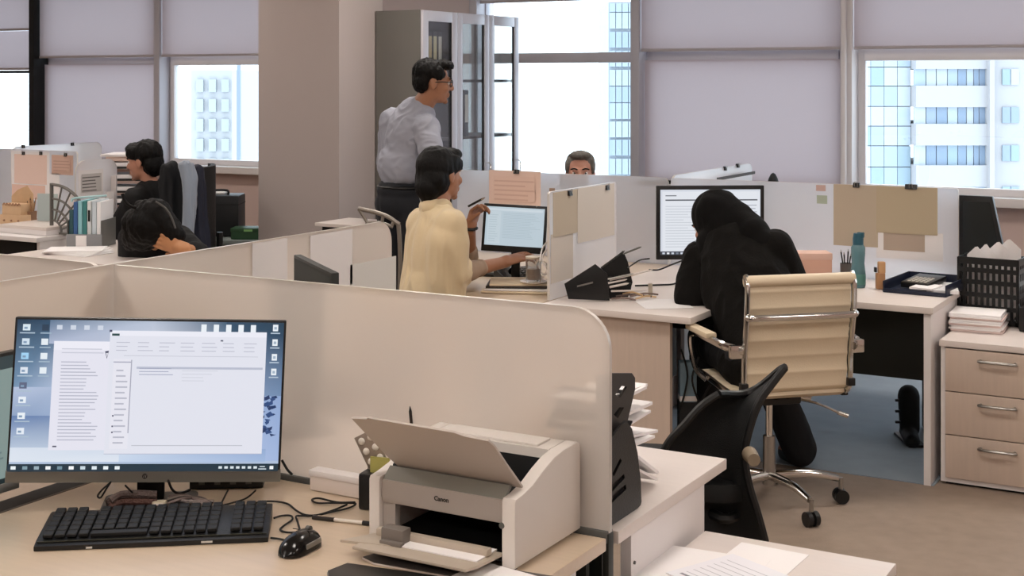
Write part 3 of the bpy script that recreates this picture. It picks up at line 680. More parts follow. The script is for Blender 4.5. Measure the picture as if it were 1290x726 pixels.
# ================================================================== keyboard, mouse, cables on the front desk
def keyboard(label, pts, zt, keyrows=6, nk=19, m=BLACKP, keym=None):
    """pts: front-left, front-right, back-left corners on the desk"""
    fl, fr, bl = map(Vector, pts); ux = (fr - fl); w = ux.length; ux.normalize(); uy = (bl - fl); uy -= ux * uy.dot(ux); d = uy.length; a = math.atan2(ux.y, ux.x)
    t = thing('keyboard', label, 'keyboard', (fl.x, fl.y, zt), a)
    obj('case', prism(new(), [(0, 0), (d, 0), (d, .024), (d * .9, .026), (d * .12, .014), (0, .009)], lambda p, q, tt: Vector((tt, p, q)), 0, w, .002), m, t)
    me = None; s = (w - .02) / nk; rows = (d * .84) / keyrows; keym = keym or mat('key_black', '111213', .55)
    for r in range(keyrows):
        for kx in range(nk):
            if r == 0 and 4 <= kx <= 8: continue
            if kx == int(nk * .79) or (kx in (3, 4) and r == 5 and nk > 15 and kx == 3): continue
            if me is None:
                k = obj('key', box(new(), (0, 0, 0), (s * .84, rows * .84, .008), bev=.0016, seg=1), keym, t); me = k.data
            else: k = bpy.data.objects.new('key', me); C.objects.link(k); k.parent = t
            y = d * .13 + (r + .5) * rows; k.location = (.01 + (kx + .5) * s, y, .015 + .0125 * (y / d) + .003); k.rotation_euler.x = .075
    y = d * .13 + .5 * rows; obj('space_bar', box(new(), (.01 + 6.5 * s, y, .019), (s * 4.8, rows * .84, .008), bev=.0016), keym, t)
    return t, w, d
kb, kw, kd = keyboard('black full size keyboard in front of the wide screen', [ath(42, 695, .731), ath(338, 683, .731), ath(62, 648, .75)], .731)
obj('badge', bx(kw * .71, kw * .71 + .022, -.0008, .001, .003, .007), mat('badge_white', 'c8c8c4', .4), kb)
obj('badge', bx(kw * .22, kw * .22 + .012, -.0008, .001, .001, .005), mat('badge_white', 'c8c8c4', .4), kb)
obj('stripe', bx(.004, kw - .004, .012, .0145, .0128, .0148), mat('stripe_grey', '34362f', .3), kb)
p0 = ath(378, 693, .731)
ms = thing('mouse', 'black computer mouse right of the front keyboard', 'mouse', p0, TH - RAD(25))
prof = [(-.055, .004), (-.052, .018), (-.035, .030), (-.005, .036), (.03, .030), (.05, .018), (.055, .004)]
def mouse_fn(u, v):
    a = math.pi * u; y = -.056 + .112 * v; wd = .031 * (1 - abs(2 * v - 1) ** 3.2) ** .5 * (1 - .1 * math.sin(v * 3.14)); hh = .036 * (1 - abs(2 * v - 1.05) ** 2.6) ** .6 if abs(2 * v - 1.05) < 1 else 0
    return Vector((math.cos(a) * wd, y, max(0, hh) * math.sin(a) ** .7 + .001))
bm = grid(mouse_fn, 16, 18); bmesh.ops.holes_fill(bm, edges=bm.edges[:]); obj('shell', bm, mat('glossy_black', '0c0c0d', .18), ms)
obj('wheel', cyl(new(), (-.004, .03, .030), (.004, .03, .030), .009, n=14), GREYP, ms); obj('side_grip', box(new(), (.0285, .005, .015), (.004, .05, .010), bev=.0018), SILVER, ms)
obj('button_seam', box(new(), (0, .012, .0352), (.05, .0012, .0012)), BLACKM, ms)
Z = .735
def cable(label, pts, r=.0022, m=BLACKM, name='cable', grp=None):
    P = [Vector(p) for p in pts]; o = obj(name, tube(new(), [p - P[0] for p in P], r, 7, 6), m, None); o.location = P[0]
    return tag(o, label, 'cable', grp)
g = lambda x, y, z=Z: ath(x, y, z)
cable('mouse cord looping back from the black mouse', [g(379, 672), g(375, 658), g(373, 651), g(380, 650), g(395, 650), g(415, 646), g(440, 640), g(448, 635, .737), g(440, 634, .737), g(418, 634), g(400, 634), g(393, 630), g(402, 628), g(425, 633), g(447, 633, .742)])
cable('thin black cord curving over the desk right of the front keyboard', [g(316, 640), g(325, 633), g(345, 632), g(362, 635), g(374, 644), g(385, 649), g(400, 649), g(420, 643), g(437, 636)])
cable('small wavy black cord between keyboard and mouse', [g(345, 653), g(355, 650), g(366, 650), g(368, 655), g(357, 663), g(353, 668), g(362, 671), g(376, 671)])
cable('short black cord running from the keyboard corner into the mouse', [g(341, 678), g(350, 679), g(360, 681)])
cable('looped black cord hanging left of the screen stand', [atd(139, 608, 2.9), atd(128, 618, 2.9), atd(123, 625, 2.9), atd(127, 627, 2.9), atd(134, 616, 2.9), atd(140, 607, 2.9)], .002)
cable('black cord running from under the screen to the stand', [g(158, 612, .80), g(166, 620, .77), g(174, 627, .737)], .002)
cable('black cord drooping right of the screen stand', [g(212, 606, .80), g(217, 617, .76), g(226, 622, .74), g(240, 617, .75)], .0028)
cable('black cord from the hub to the keyboard', [g(287, 618, .745), g(281, 630), g(276, 640)], .002)
cable('black cord curling down from the hub end', [g(322, 618, .745), g(310, 628), g(292, 634), g(276, 638)], .002)
cable('thick grey braided cord lying under the screen', [g(222, 630, .74), g(236, 632, .745), g(250, 633, .745), g(262, 637, .74), g(272, 643)], .004, mat('braid', '8a7f7c', .7, bump=.5, bscale=300))
cable('black cord behind the screen going down by the partition', [aty(355, 580, 2.5), aty(362, 592, 2.5), aty(368, 598, 2.5)], .003)
t = thing('usb_hub', 'long black hub lying behind the stand of the wide screen', 'hub', g(240, 617, .731), TH + RAD(4))
obj('case', box(new(), (.08, .02, .013), (.165, .04, .026), bev=.003), BLACKP, t)
for i in range(4): obj('port', box(new(), (.025 + i * .035, -.0005, .013), (.013, .002, .006)), GREYP, t)
obj('indicator', box(new(), (.155, -.0005, .019), (.004, .002, .004)), mat('led_white', 'e8e4dc', .3), t)
t = thing('cord_bundle', 'brown bundled cord clump lying left of the screen stand', 'bundle', g(170, 641, .731), TH + RAD(4))
for i, (dx, dz, r_) in enumerate(((0, .010, .0095), (.005, .026, .008), (-.003, .020, .007))):
    obj('strand', tube(new(), [(-.055 + dx, -.01, dz * .8), (-.03, .004, dz + .004), (.01, .0, dz + .006), (.045, .006, dz + .002)], r_, 8, 4), mat('brown_cord_%d' % i, ('5d4038', '6f5f5a', '3a2a26')[i], .6, bump=.5, bscale=200), t)
t = thing('wire_clump', 'tangled grey wires lying right of the screen stand', 'bundle', g(240, 636, .731), TH)
for i in range(4):
    obj('wire', tube(new(), [(-.05, .01 * i - .02, .006 + .003 * i), (-.015, .008 * i - .01, .016), (.02, -.006 * i + .01, .012), (.05, .008 * i - .02, .006)], .0034, 6, 4), mat('wire_%d' % (i % 3), ('80706c', '2b2422', '9a8f88')[i % 3], .6), t)
t = thing('connector', 'small white plug lying in front of the screen stand', 'plug', g(201, 640, .731), TH)
obj('shell', box(new(), (0, 0, .008), (.03, .018, .016), bev=.004), mat('ivory_plastic', 'cfc4ac', .5), t); obj('tip', box(new(), (0, -.010, .008), (.02, .006, .008), bev=.001), PALE, t)
# pen, caddy
p0, p1 = g(394, 652, .7345), g(475, 661, .7345); d = (p1 - p0)
t = thing('pen', 'white barrelled pen lying between the cords and the printer', 'pen', p0)
obj('barrel', cyl(new(), d * .32, d * .78, .004, n=10), mat('pen_white', 'ddd6cc', .3), t); obj('grip', cyl(new(), d * .78, d, .0048, n=10), BLACKP, t); obj('cap', cyl(new(), d * 0, d * .34, .0046, n=10), mat('pen_dark', '2b2624', .3), t); obj('clip', box(new(), d * .2 + Vector((0, 0, .005)), (.035, .002, .0015), Matrix.Rotation(math.atan2(d.y, d.x), 3, 'Z')), CHROME, t)
cc = g(466, 643, .731)
t = thing('pen_holder', 'small black holder squeezed behind the left side of the printer', 'holder', cc, RAD(10))
obj('cup', bx(-.026, .05, -.005, .075, 0, .078, .006), BLACKP, t); obj('divider', bx(-.02, .045, .03, .033, .078, .098, .001), BLACKP, t); obj('yellow_note', bx(-.005, .04, .012, .016, .07, .112), mat('olive_note', 'a9a45c', .7), t)
t = thing('blister_card', 'silver pill blister card leaning out of the black holder', 'card', cc + Vector((-.008, .025, .09)), RAD(12))
R_ = Matrix.Rotation(RAD(-28), 3, 'Y')
bm = box(new(), (0, 0, 0), (.05, .0015, .075), bev=.0005); bm.transform(R_.to_4x4()); bmesh.ops.translate(bm, vec=(-.006, 0, .034), verts=bm.verts[:]); obj('foil', bm, mat('foil', 'a39a90', .35, metal=.7), t)
for i in range(2):
    for j in range(3):
        bm = new(); bmesh.ops.create_uvsphere(bm, u_segments=10, v_segments=6, radius=1, matrix=Matrix.Translation(R_ @ Vector((-.012 + .024 * i, -.001, -.024 + .024 * j)) + Vector((-.006, 0, .034))) @ Matrix.Diagonal((.008, .004, .008, 1))); obj('blister', bm, mat('blister_white', 'd8d2c8', .3), t)
q = aty(508, 530, 2.50); t = thing('pencil', 'dark pencil standing up behind the printer', 'pencil', (q.x, 2.528, .735), 0)
zz = aty(508, 512, 2.52).z - .735
obj('shaft', cyl(new(), (.02, 0, 0), (0, 0, zz - .012), .0035, n=8), mat('pencil_dark', '2b2320', .4), t); obj('tip', cyl(new(), (0, 0, zz - .012), (-.001, 0, zz), .0035, .0006, n=8), mat('graphite', '1a1a1a', .4), t)
q = aty(432, 600, 2.55)
t = thing('paper_ream', 'flat white carton lying behind the partition left of the printer', 'carton', (q.x, 2.62, .731), 0)
t.location = ((aty(405, 600, 2.50).x + aty(462, 600, 2.50).x) / 2 + .02, 2.4905, .731)
obj('box_body', bx(-.10, .12, -.012, .02, 0, .042, .004), PALE, t); obj('lid', bx(-.102, .122, -.014, .022, .032, .046, .003), WHITE, t)

# ================================================================== printer
t = thing('printer', 'white laser printer with its output flap raised', 'printer', (-1.43, 2.25, .731))
PR = [(0, .006), (0, .130), (.004, .137), (.03, .140), (.07, .148), (.115, .166), (.16, .180), (.20, .185), (.262, .187), (.272, .183), (.276, .172), (.276, .006)]
for x0, x1 in ((.138, .168), (-.168, -.142)):
    obj('side_shell', prism(new(), PR, lambda a, b, tt: Vector((tt, a, b)), x0, x1, .005), PRINTW, t, ang=50)
obj('rear_cover', prism(new(), [(.19, .184), (.262, .186), (.27, .182), (.275, .172), (.275, .006), (.25, .006), (.25, .16), (.19, .165)], lambda a, b, tt: Vector((tt, a, b)), -.141, .137, .002), PRINTW, t)
obj('cover_lip', bx(-.12, .11, .197, .255, .184, .190, .003), PRINTW, t)
obj('output_slot', prism(new(), [(.035, .132), (.19, .112), (.19, .165), (.2, .165), (.2, .1), (.035, .12)], lambda a, b, tt: Vector((tt, a, b)), -.141, .137), BLACKM, t)
obj('front_panel', prism(new(), [(.010, .086), (.006, .098), (.008, .131), (.018, .131), (.018, .086)], lambda a, b, tt: Vector((tt, a, b)), -.141, .137, .001), PRINTG, t)
obj('sloped_strip', prism(new(), [(.009, .129), (.036, .152), (.044, .148), (.018, .126)], lambda a, b, tt: Vector((tt, a, b)), -.141, .137, .001), mat('printer_shade_grey', '8b8b84', .5), t)
obj('feed_cavity', prism(new(), [(.012, .012), (.25, .012), (.25, .09), (.24, .09), (.24, .02), (.012, .02)], lambda a, b, tt: Vector((tt, a, b)), -.141, .137), BLACKM, t)
obj('cavity_side', bx(-.141, -.112, .012, .03, .02, .088), PRINTG, t)
obj('cavity_roof', bx(-.141, .137, .018, .25, .09, .096), BLACKM, t)
fl = [(-.125, 0), (.158, 0), (.150, .076), (.147, .132), (.140, .148), (.09, .152), (.07, .160), (-.125, .166), (-.13, .161), (-.168, .156), (-.155, .10), (-.14, .038)]
ca, sa = math.cos(RAD(132)), math.sin(RAD(132))
obj('output_flap', prism(new(), fl, lambda a, b, tt: Vector((a, .050 + b * ca - tt * sa, .150 + b * sa + tt * ca)), 0, .005, .001), mat('flap_grey', 'b9b0a8', .45), t)
obj('hinge', cyl(new(), (-.14, .048, .150), (.136, .048, .150), .004, n=8), BLACKP, t)
tr = obj('paper_tray', prism(new(), [(-.135, -.10), (.12, -.10), (.13, -.07), (.137, .012), (-.14, .012), (-.14, -.04)], XY(.024), 0, .006, .002), mat('tray_clear', 'b7ab9c', .3), t)
obj('tray_lip', prism(new(), [(-.175, -.085), (-.07, -.065), (-.06, -.02), (-.14, -.02)], XY(.026), 0, .006, .002), mat('tray_clear', 'b7ab9c', .3), tr)
obj('sheet', bx(-.09, .12, -.06, .015, .0305, .033), PAPER, tr); obj('tray_rail', bx(-.13, .125, -.03, -.012, .031, .046, .004), mat('tray_clear', 'b7ab9c', .3), tr)
obj('slide_guide', box(new(), (-.075, -.04, .045), (.052, .03, .030), bev=.005), mat('guide_grey', '77706a', .5), tr)
obj('guide_foot', box(new(), (-.072, -.058, .034), (.05, .014, .008), bev=.002), mat('guide_grey', '77706a', .5), tr)
obj('power_button', cyl(new(), (.139, -.001, .085), (.139, .002, .085), .006, n=10), GREYP, t)
for x in (-.15, .15):
    for y in (.02, .25): obj('foot', cyl(new(), (x, y, 0), (x, y, .01), .01, n=10), BLACKP, t)
def letters(text, size, parent, m, M, name='lettering', ext=.0003, bold=0):
    cu = bpy.data.curves.new('txt', 'FONT'); cu.body = text; cu.size = size; cu.extrude = ext; cu.align_x = 'CENTER'; cu.align_y = 'CENTER'; cu.offset = bold
    o = bpy.data.objects.new('txt', cu); C.objects.link(o); dg = bpy.context.evaluated_depsgraph_get()
    me = bpy.data.meshes.new_from_object(o.evaluated_get(dg)); bpy.data.objects.remove(o); me.transform(M); me.materials.clear(); me.materials.append(m); me.name = name
    q = bpy.data.objects.new(name, me); C.objects.link(q); q.parent = parent; return q
letters('Canon', .0125, t, mat('letter_dark', '2a2624', .4), Matrix.Translation((.0, .0062, .112)) @ Matrix.Rotation(RAD(90), 4, 'X'), bold=.0004)
def sheet(label, loc, rz, w, h, name='paper_sheet', m=PAPER, cat='paper', lines=True, z=.0008, grp=None, paint=None, tilt=None):
    t = thing(name, label, cat, loc, rz, grp)
    obj('leaf', bx(-w / 2, w / 2, -h / 2, h / 2, 0, z), m, t)
    if lines or paint:
        p = paint(w, h) if paint else Paint(w * .82, h * .84, 'ecebeb').lines(0, .05, 1, 1, 22, 'a9a9ad', .5, .3, int(w * 1000))
        s = .5 * (w if paint else w * .82), .5 * (h if paint else h * .84)
        p.build('print', PRINT, t, lambda x, y, o: Vector((x - s[0], y - s[1], z + .0002 + o)))
    return t
# dark pads and a sheet at the bottom edge of the front desk
def pad(label, pts, z, h, m, edge):
    P = [ath(a, b, z) for a, b in pts]; o = sum(P, Vector()) / len(P); o.z = z
    t = thing('tablet_pad', label, 'pad', o); q = [(p.x - o.x, p.y - o.y) for p in P]
    obj('body', prism(new(), q, XY(0), 0, h * .6, .001), edge, t)
    obj('cover', prism(new(), [(x * .985, y * .985) for x, y in q], XY(0), h * .6, h, .001), m, t); return t
pad('dark grey flat pad lying under the printer tray', [(456, 705), (487, 696), (700, 730), (640, 742), (470, 712)], .731, .006, mat('pad_grey', '4d4846', .5), PALE)
pad('black tablet with pale edge at the very bottom beside the printer tray', [(412, 724), (437, 714), (560, 732), (585, 760), (420, 760)], .731, .008, mat('tablet_black', '1d1d1c', .35), SILVER)
sheet('blank white sheet on the front desk below the printer', ath(640, 735, .738), RAD(-8), .21, .12, lines=False)
# papers on the white pedestal
sheet('large white sheet hanging flush on the front pedestal top', ath(880, 722, .601), RAD(4), .24, .28, lines=False)
def form_paint(w, h):
    p = Paint(w, h, 'e8e8ee'); p.lines(.1, .2, .9, .9, 7, 'b4b4bc', .1, .12, 3); p.rect(.1, .1, .5, .14, '8a8a94'); return p
sheet('printed form with ruled lines lying on the front pedestal', ath(925, 728, .603), RAD(-25), .21, .2, paint=form_paint)
sheet('second blank sheet under the printed form on the front pedestal', ath(960, 705, .6005), RAD(-2), .16, .16, lines=False)

# ================================================================== letter rack on the white desk
t = thing('letter_rack', 'black slotted letter rack standing at the end of the big partition', 'rack', (-1.25, 2.60, .731))
def slot_panel(name, outline, slots, x0, x1, m):
    """side plate with real slots cut through"""
    bm = new(); vs = [bm.verts.new((x0, a, b)) for a, b in outline]; es = [bm.edges.new((vs[i], vs[(i + 1) % len(vs)])) for i in range(len(vs))]
    for s in slots:
        v = [bm.verts.new((x0, a, b)) for a, b in s]; es += [bm.edges.new((v[i], v[(i + 1) % len(v)])) for i in range(len(v))]
    bmesh.ops.triangle_fill(bm, edges=es, use_beauty=True, normal=(1, 0, 0)); bmesh.ops.recalc_face_normals(bm, faces=bm.faces[:])
    ext = bmesh.ops.extrude_face_region(bm, geom=bm.faces[:]); bmesh.ops.translate(bm, vec=(x1 - x0, 0, 0), verts=[e for e in ext['geom'] if isinstance(e, bmesh.types.BMVert)])
    bmesh.ops.recalc_face_normals(bm, faces=bm.faces[:]); return obj(name, bm, m, t, ang=30)
def yz(px, py, x): v = atx(px, py, x) - t.location; return max(v.y, -.04), max(v.z, 0)
X1, X2 = -1.228, -1.242
o1 = [yz(*p, X1) for p in ((745, 665), (745, 590), (762, 560), (778, 537), (786, 530), (793, 540), (800, 570), (804, 605), (805, 632), (804, 636), (800, 642))]
o1[0] = (o1[0][0], 0); o1[-1] = (o1[-1][0], .0); 
sl1 = [[yz(*p, X1) for p in q] for q in (((766, 612), (783, 597), (784, 602), (767, 620)), ((766, 626), (785, 610), (786, 616), (767, 634)), ((768, 596), (778, 577), (780, 580), (770, 600)))]
slot_panel('near_side', o1, sl1, X1 - (-1.25), X1 + .006 - (-1.25), BLACKP)
o2 = [yz(*p, X2) for p in ((735, 640), (735, 500), (752, 474), (760, 470), (793, 470), (797, 476), (797, 490), (790, 520), (784, 545), (782, 600))]
o2[0] = (o2[0][0], .0); o2[-1] = (o2[-1][0], .0)
sl2 = [[yz(*p, X2) for p in q] for q in (((772, 497), (780, 486), (787, 487), (778, 501)), ((770, 522), (777, 513), (783, 513), (775, 527)))]
slot_panel('upper_side', o2, sl2, X2 - (-1.25), X2 + .006 - (-1.25), mat('rack_brown_black', '2b2622', .45))
obj('base_plate', bx(-.14, X1 + 1.25, o1[0][0] + .02, o1[-1][0], 0, .004), BLACKP, t)
for i, (ya, za, yb, zb) in enumerate(((.02, .02, .16, .10), (.02, .10, .14, .18), (.03, .18, .12, .25))):
    obj('shelf', prism(new(), [(ya, za), (yb, zb), (yb, zb + .003), (ya, za + .003)], lambda a, b, tt: Vector((tt, a, b)), -.14, X2 + 1.25 - .001), BLACKP, t)
rk = [((800, 575), (829, 598), .004), ((797, 590), (828, 606), .003), ((798, 552), (829, 545), .003), ((795, 565), (825, 552), .003), ((785, 527), (822, 510), .004), ((788, 540), (820, 520), .003), ((784, 506), (815, 490), .004), ((780, 500), (816, 487), .003)]
for i, (a, b_, th) in enumerate(rk):
    xm = -1.252 - .008 * (i % 3); A, B = atx(*a, xm), atx(*b_, xm); d = B - A; d.normalize(); A2 = A - d * .10; A2.y = max(A2.y, 2.565)
    u = thing('envelope', 'white envelope sticking out of the black letter rack, %s' % ('lowest front one', 'second lowest', 'third from the bottom', 'fourth from the bottom', 'fifth from the bottom', 'third from the top', 'second from the top', 'topmost one')[i], 'envelope', B, 0, 'papers in the black letter rack')
    nrm = Vector((0, -d.z, d.y))
    bm = new(); w = .05 + .005 * (i % 2)
    vs = [(-2 * w, A2 - B), (0, A2 - B), (0, d * 0), (-2 * w, d * 0)]
    prism(bm, [(0, 0), (1, 0), (2, 0), (3, 0)], lambda a_, b2, tt: Vector((vs[int(a_)][0], 0, 0)) + vs[int(a_)][1] + nrm * tt, -.0, .003 + th)
    obj('leaf', bm, PAPER, u, smooth=False)

# ================================================================== white conference chair
def conference_chair(label, loc, rz):
    t = thing('conference_chair', label, 'chair', loc, rz)
    HW = .215
    prof = [(-.262, .935), (-.280, .90), (-.278, .80), (-.262, .70), (-.252, .62), (-.250, .55), (-.238, .50), (-.20, .478), (-.14, .470), (-.02, .478), (.10, .488), (.20, .492), (.245, .480), (.255, .462)]
    P = smoothline([(0, a, b) for a, b in prof], 8); cum = [0]
    for a, b in zip(P, P[1:]): cum.append(cum[-1] + (b - a).length)
    Lt = cum[-1]
    def along(s):
        s = max(0, min(Lt, s)); i = 0
        while i < len(cum) - 2 and cum[i + 1] < s: i += 1
        f = (s - cum[i]) / max(1e-9, cum[i + 1] - cum[i]); return P[i].lerp(P[i + 1], f), (P[min(i + 1, len(P) - 1)] - P[i]).normalized()
    def sling(s0, s1, name, n):
        def fn(u, v):
            s = s0 + (s1 - s0) * v; p, d = along(s); nrm = Vector((0, -d.z, d.y)); rib = abs(math.sin(math.pi * s / .062)) ** .5
            return Vector(((u * 2 - 1) * (HW - .012), p.y, p.z)) + nrm * (.004 - .006 * (1 - rib) + .003 * 0)
        bm = grid(fn, 6, n, .014); return obj(name, bm, CREAM, t, ang=60)
    seatstart = Lt - .50
    sling(.03, seatstart, 'backrest', 90); sling(seatstart + .002, Lt - .01, 'seat', 80)
    p, d = along(.01); obj('top_roll', tube(new(), [(-HW - .004, p.y, p.z - .012), (HW + .004, p.y, p.z - .012)], .022, 14, 1), CREAM, t)
    for sx in (-1, 1):
        obj('side_frame', tube(new(), [Vector((sx * HW, q.y, q.z)) for q in P[::4]], .0095, 8, 2, ry=.014), CHROME, t)
        for s in (.42, .50): 
            q, d = along(s); obj('frame_clamp', box(new(), (sx * (HW + .001), q.y - .004, q.z), (.028, .03, .03), bev=.004), BLACKP, t)
        A = [(sx * (HW + .006), -.268, .66), (sx * (HW + .055), -.20, .668), (sx * (HW + .062), -.05, .672), (sx * (HW + .062), .10, .668), (sx * (HW + .058), .14, .62), (sx * (HW + .04), .13, .52), (sx * (HW + .006), .10, .478)]
        ar = obj('armrest', tube(new(), A, .011, 8, 6, ry=.016), CHROME, t)
        obj('arm_pad', box(new(), (sx * (HW + .062), .02, .687), (.045, .22, .022), bev=.008), CREAM, ar)
        obj('arm_bracket', box(new(), (sx * (HW + .03), -.245, .655), (.05, .03, .05), bev=.006), CHROME, ar)
    q, d = along(.155)
    obj('cross_bar', tube(new(), [(-HW, q.y, q.z), (-HW + .02, q.y - .028, q.z), (0, q.y - .034, q.z), (HW - .02, q.y - .028, q.z), (HW, q.y, q.z)], .012, 10, 5, ry=.013), CHROME, t)
    obj('mechanism', box(new(), (0, -.01, .44), (.16, .22, .05), bev=.01), BLACKP, t)
    obj('lever', tube(new(), [(.06, -.02, .42), (.17, -.06, .40), (.26, -.09, .36)], .005, 8, 3), CHROME, t); obj('lever_knob', cyl(new(), (.25, -.087, .365), (.285, -.1, .352), .009, n=10), CHROME, t)
    obj('tilt_knob', cyl(new(), (.10, .0, .425), (.17, -.01, .41), .014, n=10), CHROME, t)
    obj('gas_spring', cyl(new(), (0, 0, .22), (0, 0, .42), .014, n=14), CHROME, t); obj('column', cyl(new(), (0, 0, .08), (0, 0, .27), .026, .024, n=16), STEEL, t)
    for i in range(5):
        a = RAD(90 + 72 * i - 8 - 20); dx, dy = math.cos(a), math.sin(a)
        w = obj('base_arm', tube(new(), [(dx * .02, dy * .02, .115), (dx * .16, dy * .16, .118), (dx * .275, dy * .275, .095)], (.019, .012), 10, 4), CHROME, t)
        cx, cy = dx * .285, dy * .285
        c_ = obj('caster', cyl(new(), (cx, cy, .055), (cx, cy, .10), .009, n=8), STEEL, t)
        for s in (-1, 1): obj('wheel', cyl(new(), (cx - dy * .006 * s, cy + dx * .006 * s, .028), (cx - dy * .024 * s, cy + dx * .024 * s, .028), .028, n=18), BLACKP, c_)
    return t
CHA = TH + RAD(14)
fwd = Vector((-math.sin(CHA), math.cos(CHA), 0)); bc = atd(1007, 420, 5.10); cl = Vector((bc.x, bc.y, 0)) + fwd * .265
conference_chair('cream ribbed conference chair with chrome frame under the hooded woman', cl, CHA)

# ================================================================== black mesh chair
c0 = atd(915, 560, 3.95)
MA = TH - RAD(8)
t = thing('mesh_chair', 'black mesh office chair with swept back behind the white desk', 'chair', (c0.x, c0.y, 0), MA)
MI = Matrix.Rotation(-MA, 3, 'Z')
def cl_(px, py, d): return MI @ (atd(px, py, d) - Vector((c0.x, c0.y, 0)))
Lp = smoothline([(905, 497, 0), (884, 511, 0), (862, 535, 0), (842, 557, 0), (835, 578, 0), (842, 615, 0), (862, 655, 0), (885, 690, 0)], 5)
Rp = smoothline([(989, 463, 0), (974, 482, 0), (957, 506, 0), (945, 538, 0), (938, 574, 0), (944, 612, 0), (954, 645, 0), (964, 682, 0)], 5)
def back_fn(u, v):
    i = v * (len(Lp) - 1); k = min(int(i), len(Lp) - 2); f = i - k
    a, b = Lp[k].lerp(Lp[k + 1], f), Rp[k].lerp(Rp[k + 1], f); p = a.lerp(b, u)
    sag = 13 * math.sin(math.pi * min(1, u * 1.05)) ** 1.2 * max(0, 1 - v * 2.4)
    return cl_(p.x, p.y + sag, 3.95 + .07 * math.sin(math.pi * u) + .05 * (v - .5) ** 2)
obj('backrest', grid(back_fn, 20, 30, .012), MESHB, t, ang=60)
obj('back_frame', tube(new(), [back_fn(1, i / 24) for i in range(25)], .012, 8, 2), BLACKP, t); obj('back_frame', tube(new(), [back_fn(0, i / 24) for i in range(25)], .011, 8, 2), BLACKP, t)
obj('top_rail', tube(new(), [back_fn(i / 20, 0) for i in range(21)], .012, 8, 2), BLACKP, t)
obj('knob', cyl(new(), cl_(944, 572, 3.9), cl_(950, 580, 3.84), .022, .018, 14), mat('knob_beige', '8d7f6c', .4), t)
sc = cl_(846, 640, 4.22) 
obj('seat', prism(new(), rrect(sc.x - .23, sc.x + .23, sc.y - .24, sc.y + .2, .08, 6), XY(.43), 0, .06, .02), MESHB, t)
obj('seat_arm', tube(new(), [(sc.x + .05, sc.y - .1, .41), (sc.x + .15, sc.y - .2, .38), cl_(935, 640, 4.03), cl_(936, 590, 4.0)], .016, 8, 4), BLACKP, t)
obj('column', cyl(new(), (sc.x, sc.y, .08), (sc.x, sc.y, .43), .027, n=14), BLACKP, t)
for i in range(5):
    a = RAD(72 * i + 40); dx, dy = math.cos(a), math.sin(a)
    obj('base_arm', tube(new(), [(sc.x + dx * .02, sc.y + dy * .02, .11), (sc.x + dx * .16, sc.y + dy * .16, .11), (sc.x + dx * .29, sc.y + dy * .29, .085)], (.02, .012), 8, 3), CHROME if i in (0, 4) else BLACKP, t)
    k = obj('caster', cyl(new(), (sc.x + dx * .29, sc.y + dy * .29, .05), (sc.x + dx * .29, sc.y + dy * .29, .09), .01, n=8), BLACKP, t)
    for s in (-1, 1): obj('wheel', cyl(new(), (sc.x + dx * .29 - dy * .006 * s, sc.y + dy * .29 + dx * .006 * s, .028), (sc.x + dx * .29 - dy * .024 * s, sc.y + dy * .29 + dx * .024 * s, .028), .028, n=16), BLACKP, k)

# ================================================================== things hung on the partitions
def hung(label, axis, at, pts, m, name='paper_sheet', cat='paper', clip=None, lines=None, th=.0012, grp=None, curl=0):
    """pts: two opposite corners as pixels; the sheet hangs flat against the partition plane"""
    f = (lambda p: aty(*p, at)) if axis == 'x' else (lambda p: atx(*p, at))
    A, B = f(pts[0]), f(pts[1]); ia = 0 if axis == 'x' else 1
    a0, a1 = sorted((A[ia], B[ia])); z0, z1 = sorted((A.z, B.z)); w, h = a1 - a0, z1 - z0
    t = thing(name, label, cat, ((a0, at, z0) if axis == 'x' else (at, a0, z0)), 0, grp)
    fn = (lambda u, v: Vector((u * w, -.004 * curl * math.sin(3.1 * u) * (1 - v), v * h))) if axis == 'x' else (lambda u, v: Vector((.004 * curl * math.sin(3.1 * u) * (1 - v), u * w, v * h)))
    obj('leaf', grid(fn, 8, 4, th), m, t)
    if lines:
        p = Paint(w * .8, h * .7, lines[0]).lines(.02, .05, 1, .95, lines[2], lines[1], .4, .35, int(w * 997))
        off = (lambda x, z, o: Vector((w * .1 + x, -.0062 - o, h * .15 + z))) if axis == 'x' else (lambda x, z, o: Vector((.0062 + o, w * .1 + x, h * .15 + z)))
        p.build('print', PRINT, t, off)
    return t
def clip(label, axis, at, px, size=.03):
    p = aty(*px, at) if axis == 'x' else atx(*px, at)
    t = thing('binder_clip', label, 'clip', p, 0 if axis == 'x' else RAD(90), 'binder clips on the partitions')
    obj('body', prism(new(), [(-.012, -.012), (.012, -.012), (.006, .010), (-.006, .010)], lambda a, b, tt: Vector((tt, a, b)), -size / 2, size / 2, .001), BLACKP, t)
    obj('wire_handle', tube(new(), [(-.007, -.010, -.008), (-.006, -.013, .014), (.006, -.013, .014), (.007, -.010, -.008)], .0012, 6, 2), STEEL, t)
F = 6.392
hung('tan sheet pair, left one, hanging behind the water bottle', 'x', F, ((1050, 232), (1106, 312)), TANP, curl=1)
hung('tan sheet pair, right one with yellow tint, left of the black crate', 'x', F - .002, ((1104, 234), (1181, 297)), mat('tan_paper_right', 'bbad93', .8), curl=1)
hung('small pinkish grey sheet under the right tan sheet', 'x', F - .001, ((1113, 290), (1165, 318)), mat('grey_pink_paper', 'b9a898', .8))
hung('white backing sheet beside the small pinkish sheet', 'x', F, ((1104, 290), (1188, 330)), PAPER)
hung('pink sticky note right of the large screen', 'x', F, ((1028, 233), (1040, 241)), mat('note_pink', 'cdb0a8', .8), 'sticky_note', 'note')
